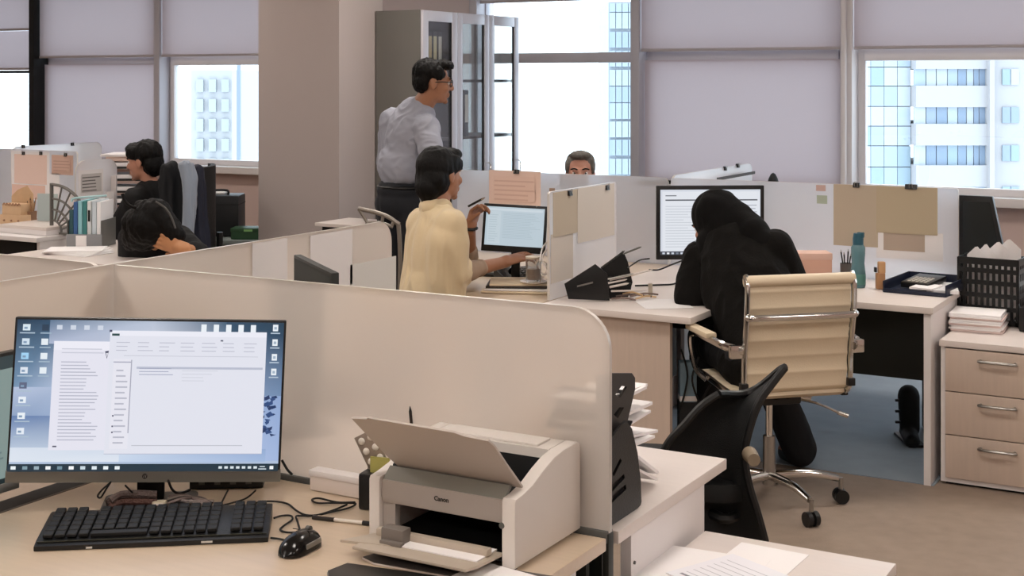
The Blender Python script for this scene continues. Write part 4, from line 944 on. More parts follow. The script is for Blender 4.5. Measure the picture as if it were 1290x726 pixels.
hung('green sticky note right of the large screen', 'x', F, ((1029, 246), (1042, 257)), mat('note_green', 'b4c0ae', .8), 'sticky_note', 'note')
hung('pink sheet with faint text above the laptop screen', 'x', F, ((616, 214), (681, 263)), PINKP, curl=1, lines=('e5c9bc', 'd6b5a8', 5))
hung('small brown note left of the low divider', 'x', F, ((692, 237), (699, 247)), mat('note_brown', 'a58d7c', .8), 'sticky_note', 'note')
clip('black clip on the left tan sheet behind the bottle', 'x', F, (1079, 233)); clip('wide black clip holding the right tan sheet', 'x', F, (1148, 235), .055); clip('black clip on the pink sheet above the laptop screen', 'x', F, (651, 216))
hung('beige sheet clipped to the left half of the low divider', 'y', -2.686, ((697, 243), (731, 292)), mat('divider_tan', 'b8ab98', .8), curl=1)
hung('pale sheet clipped to the right half of the low divider', 'y', -2.684, ((728, 238), (774, 296)), mat('divider_pale', 'cdc5bb', .8), curl=1)
hung('pale lower sheet at the bottom left of the low divider', 'y', -2.687, ((694, 296), (722, 350)), mat('divider_grey', 'c9c0b6', .8))
clip('small black clip at the front corner of the low divider', 'y', -2.686, (717, 243)); clip('small black clip at the far corner of the low divider', 'y', -2.686, (764, 236))
LP = mat('pale_sheet', 'd2cdcb', .8)
hung('white sheet on the long partition, left one of two', 'y', -2.593, ((318, 307), (362, 352)), LP)
hung('white sheet on the long partition, right one of two', 'y', -2.593, ((391, 297), (444, 358)), LP)
hung('pale sheet seen low at the far end of the long partition', 'y', -2.593, ((441, 334), (499, 365)), mat('pale_grey_paper', 'c9c6c0', .8))
hung('pink sheet in a white sleeve on the far left partition', 'x', F, ((18, 194), (59, 233)), PINKP, curl=1)
hung('white sleeve under the pink sheet on the far left partition', 'x', F + .001, ((14, 190), (62, 236)), PAPER)
hung('small brownish sheet right of the big pink sheet at far left', 'x', F, ((65, 195), (92, 221)), mat('brown_pink_paper', 'd2b2a2', .8), lines=('d2b2a2', 'bb998a', 4))
hung('pale pink note below the big pink sheet at far left', 'x', F, ((15, 232), (57, 252)), mat('pale_pink_paper', 'e0c0b2', .8))
hung('white sheet hanging low beside the pale pink note at far left', 'x', F, ((57, 218), (75, 250)), PAPER)
for i, (x, y) in enumerate(((30, 193), (52, 193), (83, 195))): clip('tiny clip on the far left pink papers, %s' % ('leftmost', 'middle one', 'rightmost')[i], 'x', F, (x, y), .02)
for i, (x, y) in enumerate(((29, 184.5), (91, 181.5))): clip('tiny black clip on the partition below the window post, %s one' % ('left', 'right')[i], 'y', -7.49, (x, y), .02)
hung('white sheet taped on the rounded partition left of the woman in black', 'y', -6.31, ((99, 215), (130, 245)), PAPER, lines=('c8c4c2', '6d6a68', 5))
clip('black clip on the divider rising behind the large screen, left one', 'y', -2.69, (913, 212), .02); clip('black clip on the divider rising behind the large screen, right one', 'y', -2.69, (929, 208.5), .02)
t = thing('pelmet_strip', 'thin dark bar on top of the far partition near its joint', 'strip', aty(834, 228, 6.43)); obj('bar', bx(-.13, .06, -.008, .008, -.014, .004, .002), BLACKM, t)
t = thing('paper_label', 'dark printed label strip on the rising divider', 'label', atx(928, 221.5, -2.66)); obj('strip', bx(-.002, .002, -.3, .3, -.008, .008), mat('label_dark', '4b4848', .7), t)
t = thing('far_monitor', 'dark corner of a screen showing above the low divider', 'monitor', aty(723, 240, 6.62), TH + RAD(30)); obj('housing', bx(-.06, .12, 0, .03, -.4, .006, .004), BLACKP, t)
t.location.z = 1.12; obj('stand_base', bx(-.05, .11, -.06, .09, -.39, -.381), BLACKP, t)
t = thing('desk_chair', 'rounded black chair top just showing over the right partition', 'chair', aty(974, 222, 7.45)); bm = new(); bmesh.ops.create_uvsphere(bm, u_segments=16, v_segments=10, radius=1, matrix=Matrix.Translation((0, 0, -.15)) @ Matrix.Diagonal((.042, .05, .17, 1))); obj('cushion', bm, MESHB, t); obj('post', cyl(new(), (0, 0, -1.16), (0, 0, -.2), .02, n=10), BLACKP, t); obj('foot', lathe(new(), [(.2, 0), (.2, .02), (.03, .04)], 16, (0, 0, -1.17)), BLACKP, t)

# ================================================================== on the hooded woman's desk
t = thing('water_bottle', 'teal plastic water bottle with a dark cap', 'bottle', ath(1081, 362, .731))
hb = aty(1081, 294, t.location.y).z - .731
TEAL = mat('teal_plastic', '6f9aa2', .25, trans=.45); TC = mat('teal_cap', '2b5a6a', .4)
obj('body', lathe(new(), [(.030, 0), (.033, .01), (.033, hb * .25), (.028, hb * .45), (.031, hb * .62), (.031, hb * .74), (.022, hb * .80)], 20), TEAL, t); obj('cap', lathe(new(), [(.024, hb * .78), (.024, hb * .9), (.02, hb)], 18), TC, t); obj('sip_lid', box(new(), (.012, 0, hb * .97), (.03, .022, hb * .1), bev=.004), TC, t)
obj('band', lathe(new(), [(.0335, hb * .06), (.0338, hb * .24), (.03, hb * .3)], 20), mat('teal_green', '4f7f78', .3), t)
t = thing('pen_cup', 'dark pen cup behind the water bottle', 'cup', ath(1066, 352, .731)); obj('cup', lathe(new(), [(.026, 0), (.028, .075), (.026, .075), (.024, .004)], 16), mat('cup_grey', '5a5754', .4), t)
for i, (dx, h, c_) in enumerate(((-.018, .13, '1a1a1c'), (-.008, .12, '222226'), (.006, .135, '17171a'), (.014, .115, '2a2a30'))):
    u = thing('pen', 'black pen in the dark cup behind the bottle, %s' % ('leftmost', 'second from left', 'second from right', 'rightmost')[i], 'pen', t.location + Vector((0, 0, .006)), 0, 'pens in the dark cup behind the bottle'); obj('barrel', cyl(new(), (dx * .3, 0, 0), (dx * 1.4, .004, h - .012), .0035, n=8), mat('pen_' + c_, c_, .4), u); obj('tip', cyl(new(), (dx * 1.4, .004, h - .012), (dx * 1.5, .004, h), .0035, .001, n=8), CHROME, u)
t = thing('wooden_stamp', 'small tan wooden block stack beside the water bottle', 'stamp', ath(1109, 364, .731), TH)
WS = mat('tan_block', 'b88a62', .6, vary=.2, vscale=40)
obj('lower_block', box(new(), (0, 0, .035), (.038, .03, .07), bev=.003), WS, t); obj('upper_block', box(new(), (.005, 0, .095), (.03, .028, .05), bev=.003), mat('tan_block_light', 'c79c70', .6), t); obj('dark_tab', box(new(), (-.022, 0, .085), (.01, .02, .022), bev=.002), BLACKP, t)
t = thing('document_tray', 'navy letter tray with a calculator at the right end of the desk', 'tray', (-1.345, 6.19, .731), RAD(-4))
NAVY = mat('navy_plastic', '1c2438', .35)
obj('base', bx(-.175, .10, -.19, .17, 0, .006, .002), NAVY, t)
for a in ((-.175, -.17, -.19, .17, .05), (.095, .10, -.19, .17, .05), (-.17, .095, .165, .17, .05), (-.17, .095, -.19, -.185, .018)): obj('wall', bx(a[0], a[1], a[2], a[3], .006, a[4], .001), NAVY, t)
TL = t.location
sheet('pile of white slips in the navy tray', (TL.x + .03, TL.y - .02, .7375), RAD(14), .13, .26, z=.014)
sheet('second pile of white slips at the front of the navy tray', (TL.x - .02, TL.y - .10, .752), RAD(-6), .10, .14, lines=False, z=.008)
t = thing('calculator', 'dark calculator with pale keys lying in the navy tray', 'calculator', (TL.x - .055, TL.y + .01, .752), RAD(-14))
obj('body', box(new(), (0, 0, .011), (.13, .18, .026), Matrix.Rotation(RAD(6), 3, 'X'), bev=.005), mat('calc_black', '1a1a1a', .35), t); obj('display', box(new(), (0, .058, .028), (.09, .028, .003), Matrix.Rotation(RAD(6), 3, 'X'), bev=.001), mat('lcd', '8f9884', .3), t)
for i in range(5):
    for j in range(4): obj('key', box(new(), (-.038 + i * .019, -.06 + j * .024, .022 + (-.06 + j * .024) * .1), (.014, .017, .006), Matrix.Rotation(RAD(6), 3, 'X'), bev=.001, seg=1), mat('calc_key', 'b9b4aa', .5), t)
t = thing('cardboard_box', 'low pinkish cardboard box on the desk behind the cream chair', 'box', (aty(1024, 330, 6.22).x, 6.22, .731), TH)
PB = mat('pink_card', 'cfa490', .7); obj('carton', bx(-.09, .075, -.06, .06, 0, .115, .002), PB, t); obj('lid', bx(-.092, .077, -.062, .062, .10, .13, .003), mat('pink_card_lid', 'd8b4a4', .7), t)
# leaning black organiser with stationery at the front wing
og = ath(765, 380, .731)
t = thing('desk_organizer', 'black angular desk organiser tipped towards the large screen', 'organizer', og, TH)
def cf(px, py, dd): return Matrix.Rotation(-TH, 3, 'Z') @ (atd(px, py, og_d + dd) - og)
og_d = (Matrix.Rotation(-TH, 3, 'Z') @ Vector((og.x, og.y, 0))).y
def plate(name, px, dd, th, m, parent): return obj(name, prism(new(), [(lambda v: (v.x, v.z))(cf(a, b, dd)) for a, b in px], lambda a, b, tt: Vector((a, dd + tt, b)), 0, th, .002), m, parent)
plate('side_plate', ((711, 358), (750, 333), (765, 345), (768, 379), (716, 377)), -.0, .012, BLACKP, t)
plate('slot_mark', ((727, 360), (747, 355), (747, 357), (727, 362)), -.002, .002, STEEL, t)
plate('rear_plate', ((742, 352), (785, 316), (791, 330), (797, 356), (790, 378), (745, 378)), .13, .012, BLACKP, t)
plate('inner_block', ((763, 352), (770, 350), (796, 358), (794, 370), (769, 379)), .075, .05, BLACKM, t)
for i, (a, b_, r_, m_) in enumerate((((757, 338), (787, 316), .004, BLACKP), ((785, 320), (808, 311), .004, GREYP), ((765, 352), (798, 345), .004, STEEL), ((768, 362), (792, 357), .005, PALE), ((766, 357), (790, 352), .004, PALE), ((770, 367), (815, 366), .004, PALE), ((768, 353), (822, 340), .0042, PALE))):
    A, B = atd(*a, og_d + .015 + .004 * i), atd(*b_, og_d + .03 + .006 * i)
    u = thing('ruler' if i in (1, 6) else 'pen', ('dark pen laid across the top of the black organiser', 'grey ruler poking up from the black organiser', 'steel pen sticking out of the black organiser', 'pale marker, middle one in the black organiser', 'pale pen, upper of two in the black organiser', 'pale pen lying lowest in the black organiser', 'long pale ruler sticking out of the black organiser')[i], 'ruler' if i in (1, 6) else 'pen', A, 0, 'stationery in the black organiser')
    obj('barrel', cyl(new(), (0, 0, 0), (B - A) * .88, r_, n=8), m_, u); obj('tip', cyl(new(), (B - A) * .88, B - A, r_, r_ * .4, n=8), m_, u)
t = thing('charger', 'small grey square charger standing left of the large screen', 'charger', atd(819, 338, 5.9) , TH); t.location.z = .731
obj('body', bx(-.008, .010, -.008, .008, 0, .052, .003), mat('charger_grey', 'b3a898', .5), t)
cable('dark cord from the charger to the organiser', [atd(818, 326, 5.9), atd(806, 328, 5.85), atd(796, 334, 5.8), atd(790, 338, 5.7)], .003)
cable('thick dark cord arching beside the hooded woman', [atd(818, 340, 5.9), atd(830, 340, 5.95), atd(845, 334, 6.0), atd(858, 329, 6.1)], .0035)
cable('dark cord lying along the desk towards the hooded woman', [ath(800, 360, .735), ath(830, 359, .735), ath(848, 358, .735), ath(858, 353, .735)], .004)
cable('headphone cord hanging in front of the large screen', [atd(862, 316, 6.0), atd(868, 308, 6.05), atd(876, 304, 6.0), atd(884, 303, 5.9)], .002)
t = thing('tool_bundle', 'bundle of thin brown tools lying before the organiser', 'bundle', ath(800, 378, .731), TH)
for i, (a, b_) in enumerate((((-.10, -.01), (.0, -.035)), ((.0, -.035), (.09, .015)), ((-.08, .01), (.07, .0)), ((-.02, -.02), (.10, .03)), ((-.05, .02), (.03, -.02)))):
    obj('strip', tube(new(), [(a[0], a[1], .006 + .004 * i), ((a[0] + b_[0]) / 2, (a[1] + b_[1]) / 2, .012 + .005 * i), (b_[0], b_[1], .006 + .004 * i)], .004, 6, 4), mat('brown_strip_%d' % (i % 3), ('7d6a62', 'c7a77f', '5c4b46')[i % 3], .5), t)
sheet('sheet of paper curling over the front edge of the corner desk', ath(835, 383, .731), TH + RAD(8), .20, .24, lines=False)
# right pedestal top
t = thing('paper_stack', 'thick stack of white papers on the right pedestal', 'papers', (-1.14, 6.09, .593), RAD(3)); 
for i in range(9):
    r_ = random.Random(i); dx, dy = r_.uniform(-.006, .006), r_.uniform(-.006, .006); obj('sheaf', bx(-.11 + dx, .10 + dx, -.10 + dy, .10 + dy, .0085 * i, .0085 * i + .0075, .001), PAPER if i % 3 else mat('pinkish_paper', 'd9c4c0', .8), t)
t = thing('crate', 'black slotted plastic crate full of papers on the right', 'crate', (-1.125, 6.295, .594), RAD(-4))
cw, cd, ch = .25, .15, .285
obj('floor_plate', bx(-cw / 2, cw / 2, -cd / 2, cd / 2, 0, .006), BLACKP, t)
def grate(name, p0, ux, L):
    for z in (.012, .07, .125, .18, .232, ch - .013): 
        c_ = p0 + ux * (L / 2); obj('rail', box(new(), (c_.x, c_.y, z), (abs(ux.x) * L + .006, abs(ux.y) * L + .006, .02 if z < ch - .02 else .03)), BLACKP, t)
    n = max(3, round(L / .026))
    for i in range(n + 1):
        c_ = p0 + ux * (L * i / n); obj('bar', box(new(), (c_.x, c_.y, ch / 2), (.013 if ux.x else .005, .013 if ux.y else .005, ch)), BLACKP, t)
grate('front', Vector((-cw / 2, -cd / 2, 0)), Vector((1, 0, 0)), cw); grate('back', Vector((-cw / 2, cd / 2, 0)), Vector((1, 0, 0)), cw); grate('side', Vector((-cw / 2, -cd / 2, 0)), Vector((0, 1, 0)), cd); grate('side', Vector((cw / 2, -cd / 2, 0)), Vector((0, 1, 0)), cd)
for i, (dx, a) in enumerate(((-.06, 4), (-.02, -7), (.03, 10), (.07, -3))):
    u = thing('folded_paper', 'white paper sticking out of the black crate, %s' % ('leftmost', 'second from left', 'third from left', 'rightmost')[i], 'paper', (-1.125 + dx, 6.295, .602), RAD(a), 'papers in the black crate')
    obj('leaf', grid(lambda p, q: Vector(((p - .5) * .085, .012 * math.sin(p * 5 + i) + .018 * (i - 1.5), q * (.325 - .09 * abs(p - .45) + .012 * i))), 8, 8, .0015), PAPER, u)
t = thing('basket', 'second black basket cut off by the right edge', 'basket', aty(1300, 398, 6.12), RAD(12)); t.location.z = .594
obj('front_plate', bx(-.05, .1, 0, .006, 0, .10, .002), BLACKP, t); obj('side_plate', bx(-.05, -.044, .006, .14, 0, .10, .002), BLACKP, t); obj('floor_plate', bx(-.044, .1, .006, .14, 0, .004), BLACKP, t)
q = ath(1288, 412, .594)
t = thing('mouse', 'black mouse on the right pedestal cut by the picture edge', 'mouse', q, RAD(60)); bm = grid(mouse_fn, 12, 14); obj('shell', bm, mat('glossy_black', '0c0c0d', .18), t); obj('wheel', cyl(new(), (-.004, .03, .030), (.004, .03, .030), .009, n=10), GREYP, t)
# under the desks
t = thing('boot', 'black lace up boot standing under the right desk', 'boot', ath(1146, 553, 0), TH)
def boot_fn(sx): return [cap((0, .0, .05), (-.005, .0, .2), .046, .05), cap((0, .02, .03), (-.03, -.15, .026), .04, .034), cap((0, .05, .02), (0, .03, .05), .035)]
blob('shaft', boot_fn(1), BLACKM, t, vox=.006, it=3); obj('sole', box(new(), (-.015, -.05, .008), (.08, .24, .016), bev=.006), BLACKP, t)
for i in range(3): obj('buckle', box(new(), (-.055, -.01, .08 + .05 * i), (.03, .012, .012), bev=.003), BLACKP, t)
t2 = dup(t, ath(1163, 550, 0) + Vector((.06, .08, 0)), TH - RAD(10), 'second black boot right behind the first under the desk')
t = thing('handbag', 'dark upright bag with a pale strap behind the boots', 'bag', ath(1162, 553, 0) + Vector((.05, .12, 0)), TH)
obj('body', bx(-.05, .03, .04, .12, 0, .30, .02), BLACKM, t); obj('handle', tube(new(), [(-.04, .08, .29), (-.04, .08, .36), (.02, .08, .36), (.02, .08, .29)], .008, 8, 5), BLACKM, t); obj('strap', box(new(), (-.01, .036, .2), (.02, .003, .16), Matrix.Rotation(RAD(8), 3, 'Y'), bev=.001), PALE, t)
t = thing('carton', 'pale blue carton standing on a black block under the corner desk', 'box', Vector((atd(866, 480, 5.55).x, atd(866, 480, 5.55).y, 0)), TH); BCR = mat('blue_grey_carton', '7f97a5', .6)
obj('carton_body', bx(-.034, .034, -.03, .03, .36, .52, .004), BCR, t); obj('band', bx(-.035, .035, -.031, .031, .365, .385), WHITE, t); obj('block', bx(-.038, .038, -.033, .033, 0, .36, .004), BLACKM, t)
for i, (a, b_, c_) in enumerate((((858, 440), (866, 475), (856, 520)), ((880, 450), (872, 480), (884, 515)), ((905, 470), (892, 490), (880, 512)))):
    cable('black cord dangling under the corner desk, %s' % ('left one', 'middle one crossing the carton', 'right one by the chair')[i], [atd(*a, 5.52), atd(*b_, 5.49), atd(*c_, 5.52)], .004)
# on the yellow woman's desk
t = thing('glass_mug', 'clear glass mug standing on the papers beside the laptop', 'mug', ath(672, 356, .775), TH)
GL = mat('clear_glass', 'f4f2ee', .03, trans=.92); obj('wall', lathe(new(), [(.030, 0), (.033, .01), (.034, .105), (.031, .105), (.030, .014), (.0, .014)], 20), GL, t); obj('lid', lathe(new(), [(.034, .105), (.035, .113), (.012, .118)], 18), mat('lid_beige', 'd8cbb8', .4), t); obj('tea', lathe(new(), [(.0295, .015), (.0295, .06)], 18), mat('tea', '8a6a4a', .3), t)
obj('handle', tube(new(), [(.033, 0, .09), (.055, 0, .08), (.055, 0, .04), (.033, 0, .025)], .005, 8, 5), GL, t)
t = thing('document_stack', 'stack of folders and papers under the glass mug', 'papers', ath(652, 366, .731), TH - RAD(6))
for i in range(4): obj('folder', box(new(), (.005 * (i % 2), .004 * i, .006 + .0105 * i), (.29 - .012 * i, .21, .009), Matrix.Rotation(RAD(3 * i - 4), 3, 'Z'), bev=.002), (mat('cream_folder', 'dccbb0', .7), PAPER, mat('dark_folder', '3a332f', .6), mat('cream_folder', 'dccbb0', .7))[i], t)
t = thing('plate', 'pale saucer under the glass mug', 'saucer', ath(672, 356, .775) + Vector((0, 0, -.003)), 0); obj('dish', lathe(new(), [(.03, 0), (.055, .004), (.06, .010), (.056, .010), (.03, .003)], 20), mat('saucer_white', 'ded8d0', .3), t); t.location.z = .7725
t = thing('telephone', 'black desk telephone half hidden behind the glass mug', 'telephone', ath(650, 352, .735), TH + RAD(20)); t.location.z = .731
obj('base', prism(new(), [(-.09, 0), (.09, 0), (.09, .05), (-.09, .02)], lambda a, b, tt: Vector((tt, a, b)), -.08, .10, .006), BLACKP, t); obj('handset', tube(new(), [(-.05, -.08, .055), (-.055, 0, .075), (-.05, .08, .075)], .018, 8, 5), BLACKP, t)
for i in range(3):
    for j in range(4): obj('key', box(new(), (.0 + i * .025, -.06 + j * .028, .034 + j * .0048), (.016, .016, .008), bev=.001, seg=1), GREYP, t)
for i, (a, b_, c_) in enumerate((((694, 300), (684, 312), (680, 330)), ((692, 310), (683, 326), (690, 345)), ((676, 335), (684, 345), (693, 343)), ((676, 345), (686, 352), (694, 350)))):
    cable('white looped cable beside the low divider, %s' % ('uppermost', 'second from top', 'third from top', 'lowest')[i], [atd(*a, 6.0), atd(*b_, 5.95), atd(*c_, 5.85)], .004, PALE)
t = thing('keyboard', 'thin dark keyboard partly under the right forearm of the woman in yellow', 'keyboard', ath(600, 348, .731), TH - RAD(20))
obj('case', bx(-.02, .24, -.0, .10, 0, .014, .003), BLACKP, t); obj('key_field', bx(-.01, .23, .012, .09, .014, .018, .001), GREYP, t)
# chair frame and bag behind
t = thing('folding_chair', 'grey metal chair back standing between the column and the woman in yellow', 'chair', Vector((atd(478, 285, 6.72).x, atd(478, 285, 6.72).y, 0)), TH)
cd_ = lambda a, b: Matrix.Rotation(-TH, 3, 'Z') @ (atd(a, b, 6.72) - t.location)
CG = mat('chair_grey_metal', '8a837b', .4, metal=.5)
obj('back_rail', tube(new(), [cd_(451, 263), cd_(470, 267), cd_(488, 273), cd_(503, 283)], .011, 8, 5), CG, t); obj('back_bar', tube(new(), [cd_(462, 280), cd_(480, 281), cd_(495, 286)], .008, 8, 4), CG, t)
for a, b_ in (((452, 263), (463, 281)), ((483, 270), (481, 282)), ((496, 278), (493, 286))): obj('spindle', tube(new(), [cd_(*a), cd_(*b_)], .008, 8, 1), CG, t)
obj('side_post', tube(new(), [cd_(502, 283), cd_(504, 320), cd_(503, 400)], .011, 8, 4), CG, t); obj('side_post', tube(new(), [cd_(463, 281), cd_(464, 330), cd_(463, 400)], .011, 8, 4), CG, t)
obj('seat', bx(cd_(463, 350).x, cd_(503, 350).x, -.05, .36, .43, .46, .01), BLACKM, t)
for x in (cd_(463, 350).x, cd_(503, 350).x):
    obj('leg', tube(new(), [(x, 0, .55), (x, 0, .002)], .011, 8, 1), CG, t); obj('leg', tube(new(), [(x, .35, .44), (x, .35, .002)], .011, 8, 1), CG, t)
t = thing('side_table', 'small table top seen beyond the long partition beside the column', 'table', Vector((atd(458, 283, 7.7).x, atd(458, 283, 7.7).y, 0)), 0); hz = atd(458, 281, 7.7).z
obj('top', bx(-.25, .12, -.12, .2, hz - .02, hz, .003), PALE, t); obj('body', bx(-.22, .10, -.09, .18, 0, hz - .02), BLACKM, t)

# ================================================================== far left desks
def at_local(t, a, b, d): return Matrix.Rotation(-t.rotation_euler.z, 3, 'Z') @ (atd(a, b, d) - t.location)
o = atd(66, 283, 8.25); o.z = .731
t = thing('fan_rack', 'grey quarter circle grille rack on the far left desk', 'rack', o, TH + RAD(-24))
GR = mat('rack_grey', '6b6863', .5)
R0 = .285
def fan(r, a): return Vector((math.cos(a) * r, 0, math.sin(a) * r + .012))
obj('upright', box(new(), (-.006, 0, R0 / 2 + .01), (.014, .02, R0 + .02), bev=.002), GR, t); obj('foot_bar', box(new(), (R0 / 2, 0, .005), (R0, .02, .012), bev=.002), GR, t)
for r in (.07, .135, .2, R0): obj('arc', tube(new(), [fan(r, RAD(a)) for a in range(0, 91, 10)], .0065 if r < R0 else .009, 6, 2), GR, t)
for a in (15, 30, 45, 60, 75): obj('spoke', tube(new(), [fan(.07, RAD(a)), fan(R0, RAD(a))], .0055, 6, 1), GR, t)
t = thing('folder_holder', 'grey mesh holder full of blue and white folders', 'holder', Vector((-5.80, 5.52, .731)), TH - RAD(4))
obj('front', bx(-.11, .09, -.10, -.094, 0, .075, .002), mat('mesh_grey', '8b8d90', .5), t); obj('base_plate', bx(-.11, .09, -.094, .12, 0, .006), GREYP, t); obj('side', bx(-.11, -.104, -.094, .12, .006, .15, .002), GREYP, t); obj('side', bx(.084, .09, -.094, .12, .006, .15, .002), GREYP, t); obj('label_card', bx(-.055, .005, -.103, -.1, .008, .068, .001), PAPER, t)
obj('top_bar', tube(new(), [(-.08, -.09, .255), (-.07, -.08, .272), (.10, -.05, .285)], .006, 8, 3), mat('light_teal', 'a9cfd4', .4), t)
HL = t.location
for i, (x, c, h, nm) in enumerate(((-.088, '2a4f57', .20, 'dark teal folder leftmost in the mesh holder'), (-.064, '3a5f94', .245, 'navy blue folder second in the mesh holder'), (-.038, '8fc3cc', .25, 'light teal folder third in the mesh holder'), (-.012, '3f7f80', .25, 'green teal folder fourth in the mesh holder'), (.014, 'd5dadc', .25, 'white folder with a black tab in the mesh holder'), (.042, 'c5d0d8', .25, 'pale grey blue folder in the mesh holder'), (.068, 'e6e6e8', .245, 'white folder rightmost in the mesh holder'))):
    p = HL + Matrix.Rotation(TH - RAD(4), 3, 'Z') @ Vector((x, .01, .007))
    u = thing('folder', nm, 'folder', p, TH - RAD(4), 'folders in the mesh holder')
    obj('spine', prism(new(), rrect(-.011, .011, 0, h, .004, 3), XZ(0), -.095, .10, .002), mat('folder_' + c, c, .5), u)
    if i == 4: obj('tab', bx(-.006, .006, -.098, -.094, h * .55, h * .8), BLACKP, u)
pl = ath(112, 316, .731)
for i in range(5): sheet(('top curled sheet', 'second sheet', 'third sheet', 'fourth sheet', 'lowest sheet')[i] + ' of the loose papers before the blue folders', Vector((-5.66 + .012 * i, 5.27 - .006 * i, .7312 + .004 * (4 - i))), TH + RAD(8 - 9 * i), .30, .21, lines=False, z=.003, grp='loose papers before the blue folders')
t = thing('carton', 'white carton with a lid lying at the right end of the far left desk', 'carton', (-6.60, 5.86, .731), 0)
obj('carton_body', bx(-.2, .2, -.13, .14, 0, .035, .002), WHITE, t); obj('lid', bx(-.203, .203, -.133, .143, .03, .05, .003), PALE, t)
a = ath(18, 291, .733); b_ = ath(62, 288, .733); c_ = ath(28, 284, .75)
keyboard('dark keyboard on the far left desk', [a, b_, c_], .732, 4, 12)
t = thing('desk_organizer', 'beige wooden organiser box with curly lettering at far left', 'organizer', ath(22, 284, .731), TH - RAD(25))
KR = mat('kraft_board', 'cfae8a', .7, vary=.15, vscale=20)
obj('lower_tier', bx(-.10, .10, -.05, .05, 0, .07, .002), KR, t); obj('upper_tier', bx(-.085, .075, -.045, .045, .07, .14, .002), KR, t)
obj('back_board', prism(new(), [(-.10, 0), (.09, 0), (.08, .20), (.03, .25), (-.05, .22), (-.10, .18)], XZ(0), .05, .056), KR, t)
for i in range(6): obj('carving', tube(new(), [(-.07 + .025 * i, -.052, .13), (-.06 + .025 * i, -.054, .145), (-.05 + .025 * i, -.052, .132)], .003, 6, 3), mat('carving_brown', '9a7358', .6), t)
for i in range(3): obj('drawer_knob', cyl(new(), (-.06 + .06 * i, -.05, .035), (-.06 + .06 * i, -.058, .035), .006, n=8), mat('carving_brown', '9a7358', .6), t)
pc = ath(40, 284, .731)
t = thing('pen_jar', 'brown jar of pens right of the wooden organiser at far left', 'jar', pc); obj('jar', lathe(new(), [(.028, 0), (.032, .09), (.029, .09), (.025, .006)], 14), mat('jar_brown', '8a6a52', .5), t)
for i in range(5): 
    u = thing('pencil', 'brown pencil in the jar at far left, leaning %s' % ('right', 'back', 'left', 'forward to the left', 'forward')[i], 'pencil', pc + Vector((0, 0, .008)), 0, 'pencils in the brown jar at far left'); e = Vector((.028 * math.cos(i * 1.3), .028 * math.sin(i * 1.3), .15 + .02 * (i % 3))); obj('shaft', cyl(new(), e * .08, e * .92, .0035, n=6), mat('pencil_wood', 'a07a58', .6), u); obj('tip', cyl(new(), e * .92, e, .0035, .0008, n=6), mat('graphite', '1a1a1a', .4), u)
t = thing('black_box', 'small black box between the wooden organiser and the fan rack', 'box', ath(55, 279, .731) + Vector((0, .05, 0)), TH); obj('box_body', bx(-.055, .05, 0, .12, 0, .125, .004), BLACKM, t); obj('opening', bx(-.035, .03, -.002, .004, .03, .09), mat('ivory_plastic', 'cfc4ac', .5), t)
t = thing('cardboard_folder', 'pale teal folder standing behind the fan rack', 'folder', atd(62, 262, 8.5) , TH + RAD(-20)); t.location.z = .731; obj('cover', bx(-.09, .06, 0, .006, 0, .22, .002), mat('teal_grey_board', 'b0bdbd', .6), t)
t = thing('magazine_tray', 'white plastic magazine tray leaning behind the fan rack', 'tray', Vector((-6.42, 6.08, .731)), TH - RAD(10))
obj('back_plate', prism(new(), [(-.16, 0), (.16, 0), (.16, .34), (.02, .30), (-.16, .20)], XZ(0), .04, .046, .002), WHITE, t); obj('shelf_plate', bx(-.16, .16, -.10, .04, .0, .006), WHITE, t); obj('picture_sheet', prism(new(), [(-.08, .18), (.10, .22), (.10, .26), (-.08, .23)], XZ(0), .034, .039), mat('brown_print', '8f7f78', .7), t); obj('dark_print', prism(new(), [(-.06, .08), (.07, .12), (.05, .20), (-.04, .17)], XZ(0), .034, .039), mat('mono_print', '5c5854', .7), t); obj('curled_sheet', grid(lambda u, v: Vector((.08 + .08 * u, .02 - .03 * math.sin(3 * u), .02 + .22 * v)), 8, 4, .0015), PAPER, t)
# letter trays behind the woman
t = thing('letter_trays', 'stack of black letter trays with papers left of the short haired woman', 'trays', Vector((atd(156, 250, 8.95).x, atd(156, 250, 8.95).y, .731)), TH)
for i in range(5): obj('tray', bx(-.10, .16, -.10, .18, .04 + .078 * i, .052 + .078 * i, .002), BLACKP, t); obj('paper_pile', bx(-.09, .15, -.095, .17, .054 + .078 * i, .079 + .078 * i, .002), PAPER, t)
for sx in (-.105, .16):
    obj('side_post', bx(sx, sx + .006, -.09, .17, 0, .40, .001), BLACKP, t)
obj('top_board', bx(-.12, .18, -.11, .19, .43, .445, .002), WHITE, t); obj('top_pile', bx(-.09, .15, -.095, .17, .40, .43, .002), PINKP, t)
t2 = thing('desk', 'low pale table under the letter trays beyond the woman in black', 'table', (t.location.x, t.location.y, 0), TH); obj('tabletop', bx(-.2, .35, -.15, .3, .70, .73, .002), PALE, t2); obj('side_board', bx(-.19, -.17, -.14, .29, 0, .70), PALE, t2); obj('side_board', bx(.32, .34, -.14, .29, 0, .70), PALE, t2)
